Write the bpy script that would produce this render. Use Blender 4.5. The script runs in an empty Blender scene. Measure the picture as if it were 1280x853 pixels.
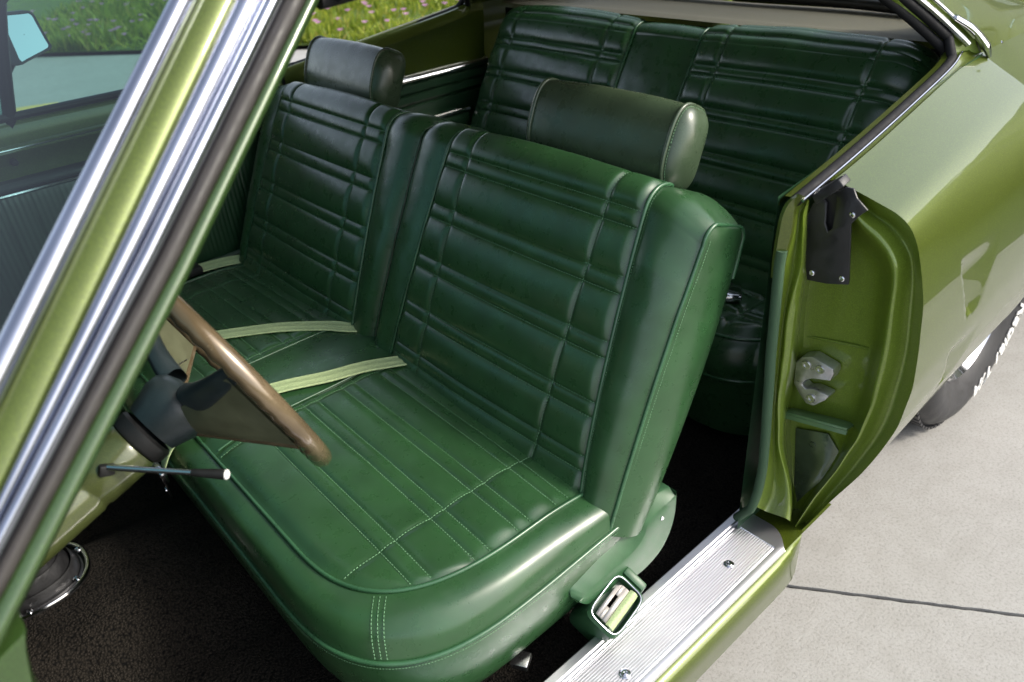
import bpy, bmesh, math, random
import numpy as np
from mathutils import Vector, Matrix
R = math.radians
rng = np.random.default_rng(7)
random.seed(7)
scene = bpy.context.scene
COL = scene.collection

# ------------------------------------------------------------------ camera
f_, yaw, pit, rol = 942.98, R(50.67), R(31.85), R(-4.66)
cam_pos = np.array((-0.6837, -1.2967, 1.38))
fw = np.array((math.cos(yaw)*math.cos(pit), math.sin(yaw)*math.cos(pit), -math.sin(pit)))
rt = np.array((math.sin(yaw), -math.cos(yaw), 0.0))
up_ = np.cross(rt, fw)
r2 = math.cos(rol)*rt + math.sin(rol)*up_
u2 = -math.sin(rol)*rt + math.cos(rol)*up_
cd = bpy.data.cameras.new('camera')
cam = bpy.data.objects.new('camera', cd)
COL.objects.link(cam)
cam.matrix_world = Matrix(((r2[0], u2[0], -fw[0], cam_pos[0]), (r2[1], u2[1], -fw[1], cam_pos[1]),
                           (r2[2], u2[2], -fw[2], cam_pos[2]), (0, 0, 0, 1)))
cd.sensor_width = 36.0
cd.lens = f_/1280*36
cd.clip_start = 0.05
cd.clip_end = 500
cd.dof.use_dof = True
cd.dof.focus_distance = 1.35
cd.dof.aperture_fstop = 4.5
scene.camera = cam

# ------------------------------------------------------------------ materials
def new_mat(name):
    m = bpy.data.materials.new(name)
    m.use_nodes = True
    nt = m.node_tree
    b = nt.nodes['Principled BSDF']
    return m, nt, b

def node(nt, typ, **kw):
    n = nt.nodes.new(typ)
    for k, v in kw.items():
        if k.startswith('i_'):
            n.inputs[k[2:].replace('_', ' ')].default_value = v
        else:
            setattr(n, k, v)
    return n

def coords(nt):
    return node(nt, 'ShaderNodeTexCoord').outputs['Object']

def noise(nt, vec, scale, detail=4, rough=.55, dist=0):
    n = node(nt, 'ShaderNodeTexNoise')
    n.inputs['Scale'].default_value = scale
    n.inputs['Detail'].default_value = detail
    n.inputs['Roughness'].default_value = rough
    n.inputs['Distortion'].default_value = dist
    nt.links.new(vec, n.inputs['Vector'])
    return n.outputs['Fac']

def ramp(nt, fac, stops):
    r = node(nt, 'ShaderNodeValToRGB')
    e = r.color_ramp.elements
    while len(e) < len(stops):
        e.new(.5)
    for el, (p, c) in zip(e, stops):
        el.position = p
        el.color = (*c, 1) if len(c) == 3 else c
    nt.links.new(fac, r.inputs['Fac'])
    return r.outputs['Color']

def mrange(nt, fac, a, b, c, d):
    m = node(nt, 'ShaderNodeMapRange')
    for k, v in zip(('From Min', 'From Max', 'To Min', 'To Max'), (a, b, c, d)):
        m.inputs[k].default_value = v
    nt.links.new(fac, m.inputs['Value'])
    return m.outputs['Result']

def bump(nt, b, height, dist, strength=1.0, prev=None):
    n = node(nt, 'ShaderNodeBump')
    n.inputs['Distance'].default_value = dist
    n.inputs['Strength'].default_value = strength
    nt.links.new(height, n.inputs['Height'])
    if prev is not None:
        nt.links.new(prev, n.inputs['Normal'])
    nt.links.new(n.outputs['Normal'], b.inputs['Normal'])
    return n.outputs['Normal']

def vinyl(name, c, rough=.36, grain=.00012, wrinkle=.0006):
    m, nt, b = new_mat(name)
    v = coords(nt)
    n1 = noise(nt, v, 14, 5)
    col = ramp(nt, n1, [(.3, tuple(x*.82 for x in c)), (.7, tuple(x*1.16 for x in c))])
    nt.links.new(col, b.inputs['Base Color'])
    n2 = noise(nt, v, 45, 3)
    nt.links.new(mrange(nt, n2, .3, .7, rough-.06, rough+.08), b.inputs['Roughness'])
    bn = None
    n4 = noise(nt, v, 11, 1, .4, .4)
    bump(nt, b, n4, .006, .09, bn)
    b.inputs['Specular IOR Level'].default_value = .66
    return m

def simple(name, c, rough=.5, metal=0.0, coat=0.0, nscale=0, namp=.15, bscale=0, bdist=.001, spec=.5):
    m, nt, b = new_mat(name)
    b.inputs['Base Color'].default_value = (*c, 1)
    b.inputs['Roughness'].default_value = rough
    b.inputs['Metallic'].default_value = metal
    b.inputs['Coat Weight'].default_value = coat
    b.inputs['Coat Roughness'].default_value = .04
    b.inputs['Specular IOR Level'].default_value = spec
    v = coords(nt)
    if nscale:
        n1 = noise(nt, v, nscale, 6)
        nt.links.new(ramp(nt, n1, [(.3, tuple(x*(1-namp) for x in c)), (.7, tuple(min(1, x*(1+namp)) for x in c))]), b.inputs['Base Color'])
        nt.links.new(mrange(nt, n1, .3, .7, max(.02, rough*(1-namp)), rough*(1+namp)), b.inputs['Roughness'])
    if bscale:
        bump(nt, b, noise(nt, v, bscale, 4), bdist, .6)
    return m

def paint(name, c, metal=.55):
    m, nt, b = new_mat(name)
    v = coords(nt)
    vo = node(nt, 'ShaderNodeTexVoronoi')
    vo.inputs['Scale'].default_value = 1400
    nt.links.new(v, vo.inputs['Vector'])
    sep = node(nt, 'ShaderNodeSeparateColor')
    nt.links.new(vo.outputs['Color'], sep.inputs['Color'])
    col = ramp(nt, sep.outputs['Red'], [(0, tuple(x*.75 for x in c)), (.8, c), (1, tuple(min(1, x*1.5) for x in c))])
    nt.links.new(col, b.inputs['Base Color'])
    b.inputs['Metallic'].default_value = metal
    b.inputs['Roughness'].default_value = .38
    b.inputs['Coat Weight'].default_value = .85
    b.inputs['Coat Roughness'].default_value = .02
    n = noise(nt, v, 3.5, 2)
    nb = node(nt, 'ShaderNodeBump')
    nb.inputs['Distance'].default_value = .004
    nb.inputs['Strength'].default_value = .25
    nt.links.new(n, nb.inputs['Height'])
    nt.links.new(nb.outputs['Normal'], b.inputs['Coat Normal'])
    return m

def glass_mat(name, tint):
    m, nt, b = new_mat(name)
    nt.nodes.remove(b)
    out = nt.nodes['Material Output']
    t = node(nt, 'ShaderNodeBsdfTransparent')
    t.inputs['Color'].default_value = (*tint, 1)
    g = node(nt, 'ShaderNodeBsdfGlossy')
    g.inputs['Roughness'].default_value = .015
    fr = node(nt, 'ShaderNodeFresnel')
    fr.inputs['IOR'].default_value = 1.5
    mx = node(nt, 'ShaderNodeMixShader')
    nt.links.new(fr.outputs['Fac'], mx.inputs['Fac'])
    nt.links.new(t.outputs[0], mx.inputs[1])
    nt.links.new(g.outputs[0], mx.inputs[2])
    nt.links.new(mx.outputs[0], out.inputs['Surface'])
    return m

M = {}
M['vinyl'] = vinyl('green_vinyl', (.0205, .064, .0220), .30)
M['vinyl_dark'] = vinyl('dark_green_vinyl', (.016, .050, .022), .34)
M['vinyl_head_reflect'] = vinyl('headrest_reflect_vinyl', (.045, .070, .038), .29, .00008, .0003)  # lightened towards olive: a brownish reflection is put into the base colour
M['piping'] = vinyl('piping_vinyl', (.028, .090, .038), .28, .0001, .0002)
M['thread'] = simple('thread', (.12, .25, .13), .7, nscale=200, namp=.2)
M['plastic_green'] = simple('green_plastic', (.026, .080, .032), .40, nscale=60, namp=.12, bscale=500, bdist=.0003)
M['paint'] = paint('olive_metallic_paint', (.078, .108, .009), .5)
M['paint_jamb_lit'] = paint('olive_jamb_lit_paint', (.150, .220, .024), .35)  # body olive lifted, bright reflections on the jamb put into the colour
M['paint_in'] = paint('olive_interior_paint', (.10, .14, .018), .35)
M['paint_shaded'] = paint('olive_shaded_paint', (.030, .065, .014), .2)  # body olive darkened, shade on the pillar put into the colour
M['chrome'] = simple('chrome', (.66, .66, .69), .12, 1.0, nscale=8, namp=.15)
M['moulding'] = simple('satin_moulding', (.33, .35, .41), .22, 1.0, nscale=8, namp=.15)
M['brushed'] = simple('satin_steel', (.62, .62, .63), .28, 1.0, nscale=40, namp=.15)
M['alu'] = simple('ribbed_aluminium', (.80, .79, .83), .40, 1.0, nscale=3, namp=.04)
M['rubber'] = simple('black_rubber', (.016, .016, .017), .42, nscale=40, namp=.3, bscale=180, bdist=.0006)
M['rubber_matte'] = simple('matte_weatherstrip', (.010, .010, .011), .72, nscale=60, namp=.2, bscale=200, bdist=.0005, spec=.25)
M['rubber_grey'] = simple('grey_rubber', (.027, .024, .022), .6, nscale=40, namp=.25, bscale=150, bdist=.0006)
M['black'] = simple('black_trim', (.006, .006, .006), .6, nscale=30, namp=.3)
M['belt'] = simple('pale_green_webbing', (.37, .46, .23), .6, nscale=350, namp=.22, bscale=900, bdist=.0006)
M['windlace'] = simple('green_windlace', (.034, .075, .036), .85, nscale=600, namp=.35, bscale=900, bdist=.001)
M['wood'] = simple('brown_rim_plastic', (.125, .092, .052), .24, .3, .6, nscale=14, namp=.25)
M['spoke'] = simple('olive_spoke_plastic', (.085, .090, .052), .42, nscale=30, namp=.2, bscale=300, bdist=.0003)
M['pad'] = simple('horn_pad_vinyl', (.016, .024, .026), .38, nscale=30, namp=.2, bscale=300, bdist=.0004)
M['column'] = paint('olive_column_paint', (.062, .076, .022), .2)
M['white'] = simple('white_lettering', (.78, .77, .74), .55, nscale=50, namp=.08)
M['tyre'] = simple('tyre_rubber', (.022, .022, .024), .55, nscale=25, namp=.3, bscale=120, bdist=.0008)
M['parcel'] = simple('parcel_shelf_board', (.115, .107, .072), .7, nscale=160, namp=.14, bscale=400, bdist=.0006)
M['head'] = simple('headliner', (.36, .31, .20), .8, nscale=30, namp=.06, bscale=400, bdist=.0005)
M['glass'] = glass_mat('tinted_glass', (.25, .46, .43))
M['glass_clear'] = glass_mat('clear_glass', (.94, .97, .96))
M['plate'] = simple('latch_plate_nickel', (.58, .54, .51), .4, .5, nscale=30, namp=.06)
M['mirror'] = simple('mirror_glass', (.62, .78, .80), .02, 1.0, nscale=5, namp=.02)

def carpet_mat():
    m, nt, b = new_mat('black_loop_carpet')
    v = coords(nt)
    vo = node(nt, 'ShaderNodeTexVoronoi')
    vo.inputs['Scale'].default_value = 230
    nt.links.new(v, vo.inputs['Vector'])
    col = ramp(nt, vo.outputs['Distance'], [(0, (.038, .032, .026)), (.55, (.017, .0145, .0115)), (.9, (.003, .003, .003))])
    n = noise(nt, v, 9, 3)
    mx = node(nt, 'ShaderNodeMix', data_type='RGBA', blend_type='MULTIPLY')
    mx.inputs['Factor'].default_value = .8
    nt.links.new(col, mx.inputs['A'])
    nt.links.new(ramp(nt, n, [(.3, (.55, .55, .55)), (.7, (1, 1, 1))]), mx.inputs['B'])
    nt.links.new(mx.outputs['Result'], b.inputs['Base Color'])
    b.inputs['Roughness'].default_value = 1
    b.inputs['Specular IOR Level'].default_value = .15
    inv = node(nt, 'ShaderNodeMath', operation='SUBTRACT')
    inv.inputs[0].default_value = 1
    nt.links.new(vo.outputs['Distance'], inv.inputs[1])
    bump(nt, b, inv.outputs[0], .006, .9)
    return m
M['carpet'] = carpet_mat()

def concrete_mat():
    m, nt, b = new_mat('broomed_concrete')
    v = coords(nt)
    n1 = noise(nt, v, 1.6, 6, .6)
    n2 = noise(nt, v, 160, 5, .7)
    n3 = noise(nt, v, 14, 6, .65, .5)
    mp = node(nt, 'ShaderNodeMapping')
    mp.inputs['Rotation'].default_value = (0, 0, R(28))
    mp.inputs['Scale'].default_value = (3, 70, 1)
    nt.links.new(v, mp.inputs['Vector'])
    n4 = noise(nt, mp.outputs['Vector'], 3, 4)
    c1 = ramp(nt, n1, [(.3, (.315, .307, .288)), (.7, (.355, .347, .328))])
    c2 = ramp(nt, n2, [(.34, (.55, .54, .52)), (.5, (1, 1, 1)), (.75, (1.1, 1.1, 1.1))])
    c3 = ramp(nt, n3, [(.35, (.84, .83, .80)), (.6, (1.04, 1.04, 1.04))])
    a = node(nt, 'ShaderNodeMix', data_type='RGBA', blend_type='MULTIPLY')
    a.inputs['Factor'].default_value = .55
    nt.links.new(c1, a.inputs['A']); nt.links.new(c2, a.inputs['B'])
    a2 = node(nt, 'ShaderNodeMix', data_type='RGBA', blend_type='MULTIPLY')
    a2.inputs['Factor'].default_value = .45
    nt.links.new(a.outputs['Result'], a2.inputs['A']); nt.links.new(c3, a2.inputs['B'])
    nt.links.new(a2.outputs['Result'], b.inputs['Base Color'])
    b.inputs['Roughness'].default_value = .82
    bn = bump(nt, b, n2, .002, .5)
    bump(nt, b, n4, .0015, .2, bn)
    return m
M['concrete'] = concrete_mat()
M['soil'] = simple('dark_soil', (.05, .04, .028), .95, nscale=6, namp=.3)
M['stucco'] = simple('cream_siding', (.72, .66, .48), .75, nscale=5, namp=.06, bscale=60, bdist=.003)
M['garage'] = simple('garage_door_paint', (.70, .68, .60), .55, nscale=4, namp=.04)
M['shingle'] = simple('roof_shingle', (.10, .085, .075), .9, nscale=9, namp=.35, bscale=30, bdist=.02)
M['galv'] = simple('grey_post_paint', (.42, .43, .44), .5, .2, nscale=20, namp=.12)
M['yellow'] = simple('yellow_kerb_paint', (.62, .43, .09), .6, nscale=30, namp=.15)

def leaf_mat(name, stops):
    m, nt, b = new_mat(name)
    g = node(nt, 'ShaderNodeNewGeometry')
    nt.links.new(ramp(nt, g.outputs['Random Per Island'], stops), b.inputs['Base Color'])
    b.inputs['Roughness'].default_value = .55
    tr = node(nt, 'ShaderNodeBsdfTranslucent')
    nt.links.new(b.inputs['Base Color'].links[0].from_socket, tr.inputs['Color'])
    mx = node(nt, 'ShaderNodeMixShader')
    mx.inputs['Fac'].default_value = .45
    nt.links.new(b.outputs[0], mx.inputs[1]); nt.links.new(tr.outputs[0], mx.inputs[2])
    nt.links.new(mx.outputs[0], nt.nodes['Material Output'].inputs['Surface'])
    return m
M['grass'] = leaf_mat('grass_blades', [(0, (.10, .15, .012)), (.5, (.21, .29, .022)), (.9, (.34, .37, .04)), (1, (.36, .29, .08))])
M['flower'] = leaf_mat('pink_petals', [(0, (.55, .22, .50)), (1, (.72, .40, .62))])
M['lawn'] = simple('lawn_soil', (.085, .13, .018), .95, nscale=9, namp=.4, bscale=40, bdist=.02)

# ------------------------------------------------------------------ object helpers
def put(o, parent=None):
    COL.objects.link(o)
    if parent is not None:
        o.parent = parent
    return o

def thing(name, loc, label, cat, group=None):
    o = bpy.data.objects.new(name, None)
    o.empty_display_size = .1
    o.location = loc
    COL.objects.link(o)
    o['label'] = label
    o['category'] = cat
    if group:
        o['group'] = group
    return o

def tag(o, label, cat, group=None):
    o['label'] = label
    o['category'] = cat
    if group:
        o['group'] = group
    return o

def world_off(parent):
    off = Vector((0, 0, 0))
    p = parent
    while p is not None:
        off += p.location
        p = p.parent
    return off

class MB:
    """collects geometry given in world metres; build() links it as one mesh object"""
    def __init__(s):
        s.v = []; s.f = []; s.n = 0
    def add(s, v, f):
        v = np.asarray(v, float).reshape(-1, 3)
        s.v.append(v)
        s.f += [tuple(i+s.n for i in q) for q in f]
        s.n += len(v)
    def grid(s, P, closed_u=False, closed_v=False, flip=False):
        P = np.asarray(P, float)
        m, n = P.shape[:2]
        f = []
        for i in range(m if closed_u else m-1):
            i2 = (i+1) % m
            for j in range(n if closed_v else n-1):
                j2 = (j+1) % n
                q = (i*n+j, i*n+j2, i2*n+j2, i2*n+j)
                f.append(q[::-1] if flip else q)
        s.add(P, f)
    def tube(s, path, r, seg=8, caps=True, closed=False, flat=None):
        P = np.asarray(path, float)
        k = len(P)
        T = np.gradient(P, axis=0) if not closed else (np.roll(P, -1, 0)-np.roll(P, 1, 0))
        T /= np.linalg.norm(T, axis=1)[:, None]+1e-12
        ref = np.array((0, 0, 1.0)) if abs(T[0][2]) < .9 else np.array((1.0, 0, 0))
        a = np.cross(T[0], ref); a /= np.linalg.norm(a)
        rings = []
        rr = np.broadcast_to(np.asarray(r, float), (k,))
        ang = np.linspace(0, 2*np.pi, seg, endpoint=False)
        for i in range(k):
            a = a-T[i]*(a@T[i]); a /= np.linalg.norm(a)+1e-12
            b = np.cross(T[i], a)
            fl = 1 if flat is None else flat
            rings.append(P[i]+rr[i]*(np.cos(ang)[:, None]*a+fl*np.sin(ang)[:, None]*b))
        base = s.n
        s.grid(np.array(rings), closed_u=closed, closed_v=True)
        if caps and not closed:
            s.f.append(tuple(base+j for j in range(seg))[::-1])
            s.f.append(tuple(base+(k-1)*seg+j for j in range(seg)))
    def lathe(s, c, axis, prof, seg=32, a0=0, a1=2*np.pi):
        """prof: list of (radius, height along axis)"""
        ax = np.asarray(axis, float); ax /= np.linalg.norm(ax)
        ref = np.array((0, 0, 1.0)) if abs(ax[2]) < .9 else np.array((1.0, 0, 0))
        u = np.cross(ax, ref); u /= np.linalg.norm(u); w = np.cross(ax, u)
        full = abs(a1-a0-2*np.pi) < 1e-6
        ang = np.linspace(a0, a1, seg, endpoint=not full)
        P = np.array([[np.asarray(c)+ax*h+r*(math.cos(t)*u+math.sin(t)*w) for t in ang] for r, h in prof])
        s.grid(P, closed_v=full)
    def box(s, c, size, rot=None, bev=0):
        h = np.asarray(size, float)/2
        bm = bmesh.new()
        bmesh.ops.create_cube(bm, size=1)
        for v in bm.verts:
            v.co = Vector((v.co.x*2*h[0], v.co.y*2*h[1], v.co.z*2*h[2]))
        if bev:
            bmesh.ops.bevel(bm, geom=bm.edges[:], offset=bev, segments=2, affect='EDGES', profile=.5)
        V = np.array([v.co[:] for v in bm.verts])
        bm.verts.index_update()
        F = [tuple(v.index for v in f.verts) for f in bm.faces]
        bm.free()
        if rot is not None:
            V = V@np.asarray(rot).T
        s.add(V+np.asarray(c), F)
    def prism(s, poly, d, bev=0):
        """poly: (n,3) planar outline, d: extrusion vector"""
        bm = bmesh.new()
        vs = [bm.verts.new(p) for p in poly]
        fc = bm.faces.new(vs)
        ex = bmesh.ops.extrude_face_region(bm, geom=[fc])
        for g in ex['geom']:
            if isinstance(g, bmesh.types.BMVert):
                g.co += Vector(d)
        if bev:
            bmesh.ops.bevel(bm, geom=bm.edges[:], offset=bev, segments=2, affect='EDGES', profile=.5)
        bm.verts.index_update()
        V = np.array([v.co[:] for v in bm.verts])
        F = [tuple(v.index for v in f.verts) for f in bm.faces]
        bm.free()
        s.add(V, F)
    def build(s, name, mat, parent=None, smooth=True, angle=40, recalc=True):
        V = np.concatenate(s.v)
        off = world_off(parent)
        V = V-np.array(off[:])
        me = bpy.data.meshes.new(name)
        lens = np.array([len(q) for q in s.f])
        loops = np.fromiter((i for q in s.f for i in q), dtype=np.int32)
        me.vertices.add(len(V)); me.vertices.foreach_set('co', V.ravel())
        me.loops.add(len(loops)); me.loops.foreach_set('vertex_index', loops)
        me.polygons.add(len(lens))
        me.polygons.foreach_set('loop_start', np.r_[0, np.cumsum(lens)[:-1]].astype(np.int32))
        me.polygons.foreach_set('loop_total', lens.astype(np.int32))
        me.update(calc_edges=True); me.validate()
        if recalc:
            bm = bmesh.new(); bm.from_mesh(me)
            bmesh.ops.remove_doubles(bm, verts=bm.verts[:], dist=1e-6)
            bmesh.ops.recalc_face_normals(bm, faces=bm.faces[:])
            bm.to_mesh(me); bm.free()
        if smooth:
            me.shade_smooth()
            me.set_sharp_from_angle(angle=R(angle))
        if not isinstance(mat, (list, tuple)):
            mat = [mat]
        for m in mat:
            me.materials.append(m)
        o = bpy.data.objects.new(name, me)
        return put(o, parent)

def cr(pts, n):
    """Catmull-Rom through pts, n samples"""
    P = np.asarray(pts, float)
    P = np.vstack([2*P[0]-P[1], P, 2*P[-1]-P[-2]])
    k = len(P)-3
    out = []
    for t in np.linspace(0, k-1e-9, n):
        i = int(t); u = t-i
        p0, p1, p2, p3 = P[i:i+4]
        out.append(.5*((2*p1)+(-p0+p2)*u+(2*p0-5*p1+4*p2-p3)*u*u+(-p0+3*p1-3*p2+p3)*u**3))
    return np.array(out)

def resample(P, n):
    P = np.asarray(P, float)
    d = np.r_[0, np.cumsum(np.linalg.norm(np.diff(P, axis=0), axis=1))]
    t = np.linspace(0, d[-1], n)
    return np.stack([np.interp(t, d, P[:, i]) for i in range(P.shape[1])], 1)

def vnoise(x, y, cell, seed=0):
    """smooth value noise in -1..1"""
    r = np.random.default_rng(seed).uniform(-1, 1, (64, 64))
    X = np.asarray(x)/cell; Y = np.asarray(y)/cell
    i = np.floor(X).astype(int); j = np.floor(Y).astype(int)
    u = X-i; v = Y-j
    u = u*u*(3-2*u); v = v*v*(3-2*v)
    g = lambda a, b: r[a % 64, b % 64]
    return (g(i, j)*(1-u)+g(i+1, j)*u)*(1-v)+(g(i, j+1)*(1-u)+g(i+1, j+1)*u)*v
SKY_STRENGTH = .15
SUN_STRENGTH = 1.25
SUN_ANGLE = 10.0
EXPOSURE = 1.35
# ================================================================== SEATS
YH = np.array((0, 1.0, 0))

def cellf(t, seams, p=2.6, q=.6):
    """0 at each seam, 1 in the middle of each cell; returns (profile, cell width)"""
    seams = np.asarray(seams)
    i = np.clip(np.searchsorted(seams, t)-1, 0, len(seams)-2)
    a = seams[i]; w = seams[i+1]-a
    u = np.clip((t-a)/w, 0, 1)
    return (1-np.abs(2*u-1)**p)**q, w

def stitch(mb, P, Nv, sp=.0056, ln=.0036, r=.0006, lift=.0016):
    P = np.asarray(P); Nv = np.asarray(Nv)
    d = np.r_[0, np.cumsum(np.linalg.norm(np.diff(P, axis=0), axis=1))]
    for a in np.arange(sp*.3, d[-1]-ln, sp):
        b = a+ln
        A = np.array([np.interp(a, d, P[:, k]) for k in range(3)])
        B = np.array([np.interp(b, d, P[:, k]) for k in range(3)])
        nn = np.array([np.interp(a, d, Nv[:, k]) for k in range(3)]); nn /= np.linalg.norm(nn)
        T = (B-A)/(np.linalg.norm(B-A)+1e-9)
        s_ = np.cross(T, nn)
        A = A+nn*lift; B = B+nn*lift
        mb.add([A-s_*r, A+nn*r, A+s_*r, B-s_*r, B+nn*r, B+s_*r],
               [(0, 1, 4, 3), (1, 2, 5, 4), (0, 2, 1), (3, 4, 5)])

def pipes(parent, items, closed=False, mat='piping'):
    for path, r in items:
        q = MB(); q.tube(path, r, 8, closed=closed); q.build('piping', M[mat], parent, angle=80)

class Back:
    def __init__(s, O, U, N, prof, hfun, off, sgn=1, t0=-.11, tapex=None):
        s.O, s.U, s.N, s.h, s.off, s.sgn = map(lambda a: a, (np.array(O), np.array(U), np.array(N), hfun, off, sgn))
        p = np.asarray(prof, float)
        d = np.r_[0, np.cumsum(np.linalg.norm(np.diff(p, axis=0), axis=1))]+t0
        s.t = d; s.p = p
        T = np.gradient(p, axis=0); T /= np.linalg.norm(T, axis=1)[:, None]+1e-12
        s.nn = np.stack([-T[:, 1], T[:, 0]], 1)     # (ns, nn): outward
        if s.nn[0][1] < 0: s.nn = -s.nn
        s.t1 = d[-1]
    def at(s, y, t, lift=0.0):
        y = np.asarray(y, float); t = np.asarray(t, float)
        y, t = np.broadcast_arrays(y, t)
        ss = np.interp(t, s.t, s.p[:, 0]); n = np.interp(t, s.t, s.p[:, 1])
        a = np.interp(t, s.t, s.nn[:, 0]); b = np.interp(t, s.t, s.nn[:, 1])
        h = s.h(y, t)+lift
        ds, dn = s.off(y, t, ss)
        ss = ss+a*h+ds; n = n+b*h+dn
        return s.O+ss[..., None]*s.U+n[..., None]*s.N+(s.sgn*y)[..., None]*YH
    def nrm(s, y, t):
        y, t = np.broadcast_arrays(np.asarray(y, float), np.asarray(t, float))
        a = np.interp(t, s.t, s.nn[:, 0]); b = np.interp(t, s.t, s.nn[:, 1])
        return a[..., None]*s.U+b[..., None]*s.N

def arc(c, r, a0, a1, n=14):
    a = np.radians(np.linspace(a0, a1, n))
    return [(c[0]+r*math.sin(x), c[1]+r*math.cos(x)) for x in a]

# ---------------------------------------------------------------- front bench seat
front = thing('front_bench_seat', (0, 0, .21), 'dark green pleated vinyl front bench seat with two split backrests and headrests', 'car seat')
FO = (0, 0, .556); FU = np.array((.437, 0, .8995)); FN = np.array((-.8995, 0, .437))
fp = [(x, .010*(1-((x-.2)/.3)**2)) for x in np.linspace(-.11, .402, 120)]
fp += arc((.405, -.040), .045, 6, 88, 16)+[(.4515, -.06), (.452, -.09)]+arc((.432, -.100), .021, 92, 182, 10)
fp += [(x, -.121-.02*(1-((x-.16)/.28)**2)) for x in np.linspace(.40, -.11, 24)]
SEAMS = [-.12, -.0235, .0015, .068, .0935, .168, .1945, .272, .300, .376, .403, .475]
ya = lambda t: .078+.032*np.clip((np.asarray(t)+.05)/.5, 0, 1)
yd = lambda t: .644-.045*np.clip((np.asarray(t)+.05)/.5, 0, 1)**.8
YB, YC, YE = .180, .532, .703
def front_h(y, t):
    a, d = ya(t), yd(t)
    top = np.clip((.50-t)/.05, 0, 1)
    f, w = cellf(t, SEAMS, 2.2, .55)
    H = np.where(w > .05, .0108, .0076)
    g = 1-.62*np.exp(-(np.abs(y-YB)/.0045)**1.4)-.62*np.exp(-(np.abs(y-YC)/.0045)**1.4)
    g *= 1-np.exp(-((y-a)/.010)**2); g *= 1-np.exp(-((y-d)/.010)**2)
    pan = H*(.25+.75*f)*g*top+.0012*vnoise(y*.7, t*1.2, .07, 3)*top*g
    pan += .010*np.clip(1-((y-.355)/.28)**2, 0, 1)*top
    ub = np.clip((y-d)/(YE-d), 0, 1)
    bol = .012*(1-.75*np.clip((t-.33)/.10, 0, 1))*(1-(2*ub-1)**2)**.8+.0012*vnoise(y, t, .04, 9)
    ui = np.clip(y/np.maximum(a, .01), 0, 1)
    bi = .011*(1-(2*ui-1)**2)**.8+.001*vnoise(y, t, .04, 11)
    return np.where(y < a, bi, np.where(y > d, bol, pan))*np.clip((.60-t)/.03, .15, 1)
def front_off(y, t, s_):
    r_ = np.clip((s_-.22)/.22, 0, 1)
    k = np.clip((y-.605)/.098, 0, 1)
    ds = -.034*k**1.75*r_
    front_side = np.clip((.47-t)/.06, 0, 1)
    dn = -.022*np.clip((y-.63)/.073, 0, 1)**2*front_side-.016*np.clip(1-y/.035, 0, 1)**2*front_side
    ki = np.clip(1-y/.06, 0, 1)
    ds = ds-.012*ki**2*r_
    return ds, dn

def build_backrest(sgn):
    B = Back(FO, FU, FN, fp, front_h, front_off, sgn)
    yy = np.concatenate([np.linspace(.004, .10, 34)[:-1], np.linspace(.10, .62, 215)[:-1], np.linspace(.62, YE, 34)])
    tt = np.concatenate([np.linspace(-.11, .48, 262)[:-1], np.linspace(.48, .62, 44)[:-1], np.linspace(.62, B.t1, 26)])
    m = MB()
    m.grid(B.at(yy[None, :], tt[:, None]))
    # side panels between front and back of the profile
    tap = .525
    for ye, bul in ((YE, .018), (.004, -.001)):
        A = B.at(ye, np.linspace(-.11, tap, 60)); C_ = B.at(ye, np.linspace(B.t1, tap, 60))
        k = np.linspace(0, 1, 14)
        P = A[:, None]*(1-k)[None, :, None]+C_[:, None]*k[None, :, None]
        P += (sgn*bul*(4*k*(1-k))[None, :, None]*np.sin(np.linspace(.5, 1, 60)*np.pi)[:, None, None]**.4)*YH
        m.grid(P)
    o = m.build('backrest', M['vinyl'], front, angle=55)
    # piping
    tl = np.linspace(-.10, .478, 160)
    its = [(B.at(fn(tl), tl, .0025), .0034) for fn in (ya, yd)]
    yt = np.linspace(float(ya(.48)), float(yd(.48)), 120)
    its.append((B.at(yt, .483+0*yt, .0015), .0030))
    te = np.linspace(-.10, .64, 150)
    its.append((B.at(YE, te, .001), .0036))
    its.append((B.at(.006, np.linspace(-.1, .5, 90), .0), .002))
    yt = np.linspace(float(yd(.6)), YE, 30)
    its.append((B.at(yt, .585+0*yt, .0012), .0028))
    pipes(o, its)
    sm = MB()
    for s0 in SEAMS[1:-1]:
        y_ = np.linspace(float(ya(s0))+.004, float(yd(s0))-.004, 300)
        stitch(sm, B.at(y_, s0), B.nrm(y_, s0))
    for yl in (YB, YC):
        t_ = np.linspace(-.09, .475, 400)
        stitch(sm, B.at(yl, t_), B.nrm(yl, t_))
    for off_, fn in ((.006, yd), (-.006, ya)):
        t_ = np.linspace(-.09, .47, 300)
        stitch(sm, B.at(fn(t_)+off_, t_), B.nrm(fn(t_), t_), sp=.0045, ln=.0026, r=.0004)
    t_ = np.linspace(-.09, .42, 300)
    stitch(sm, B.at(YE, t_)+np.array((.009, 0, 0))+sgn*.003*YH, B.nrm(YE, t_)*0+sgn*YH, sp=.0045, ln=.0026, r=.0005, lift=.001)
    sm.build('stitching', M['thread'], o, smooth=False, recalc=False)
    return B

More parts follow.
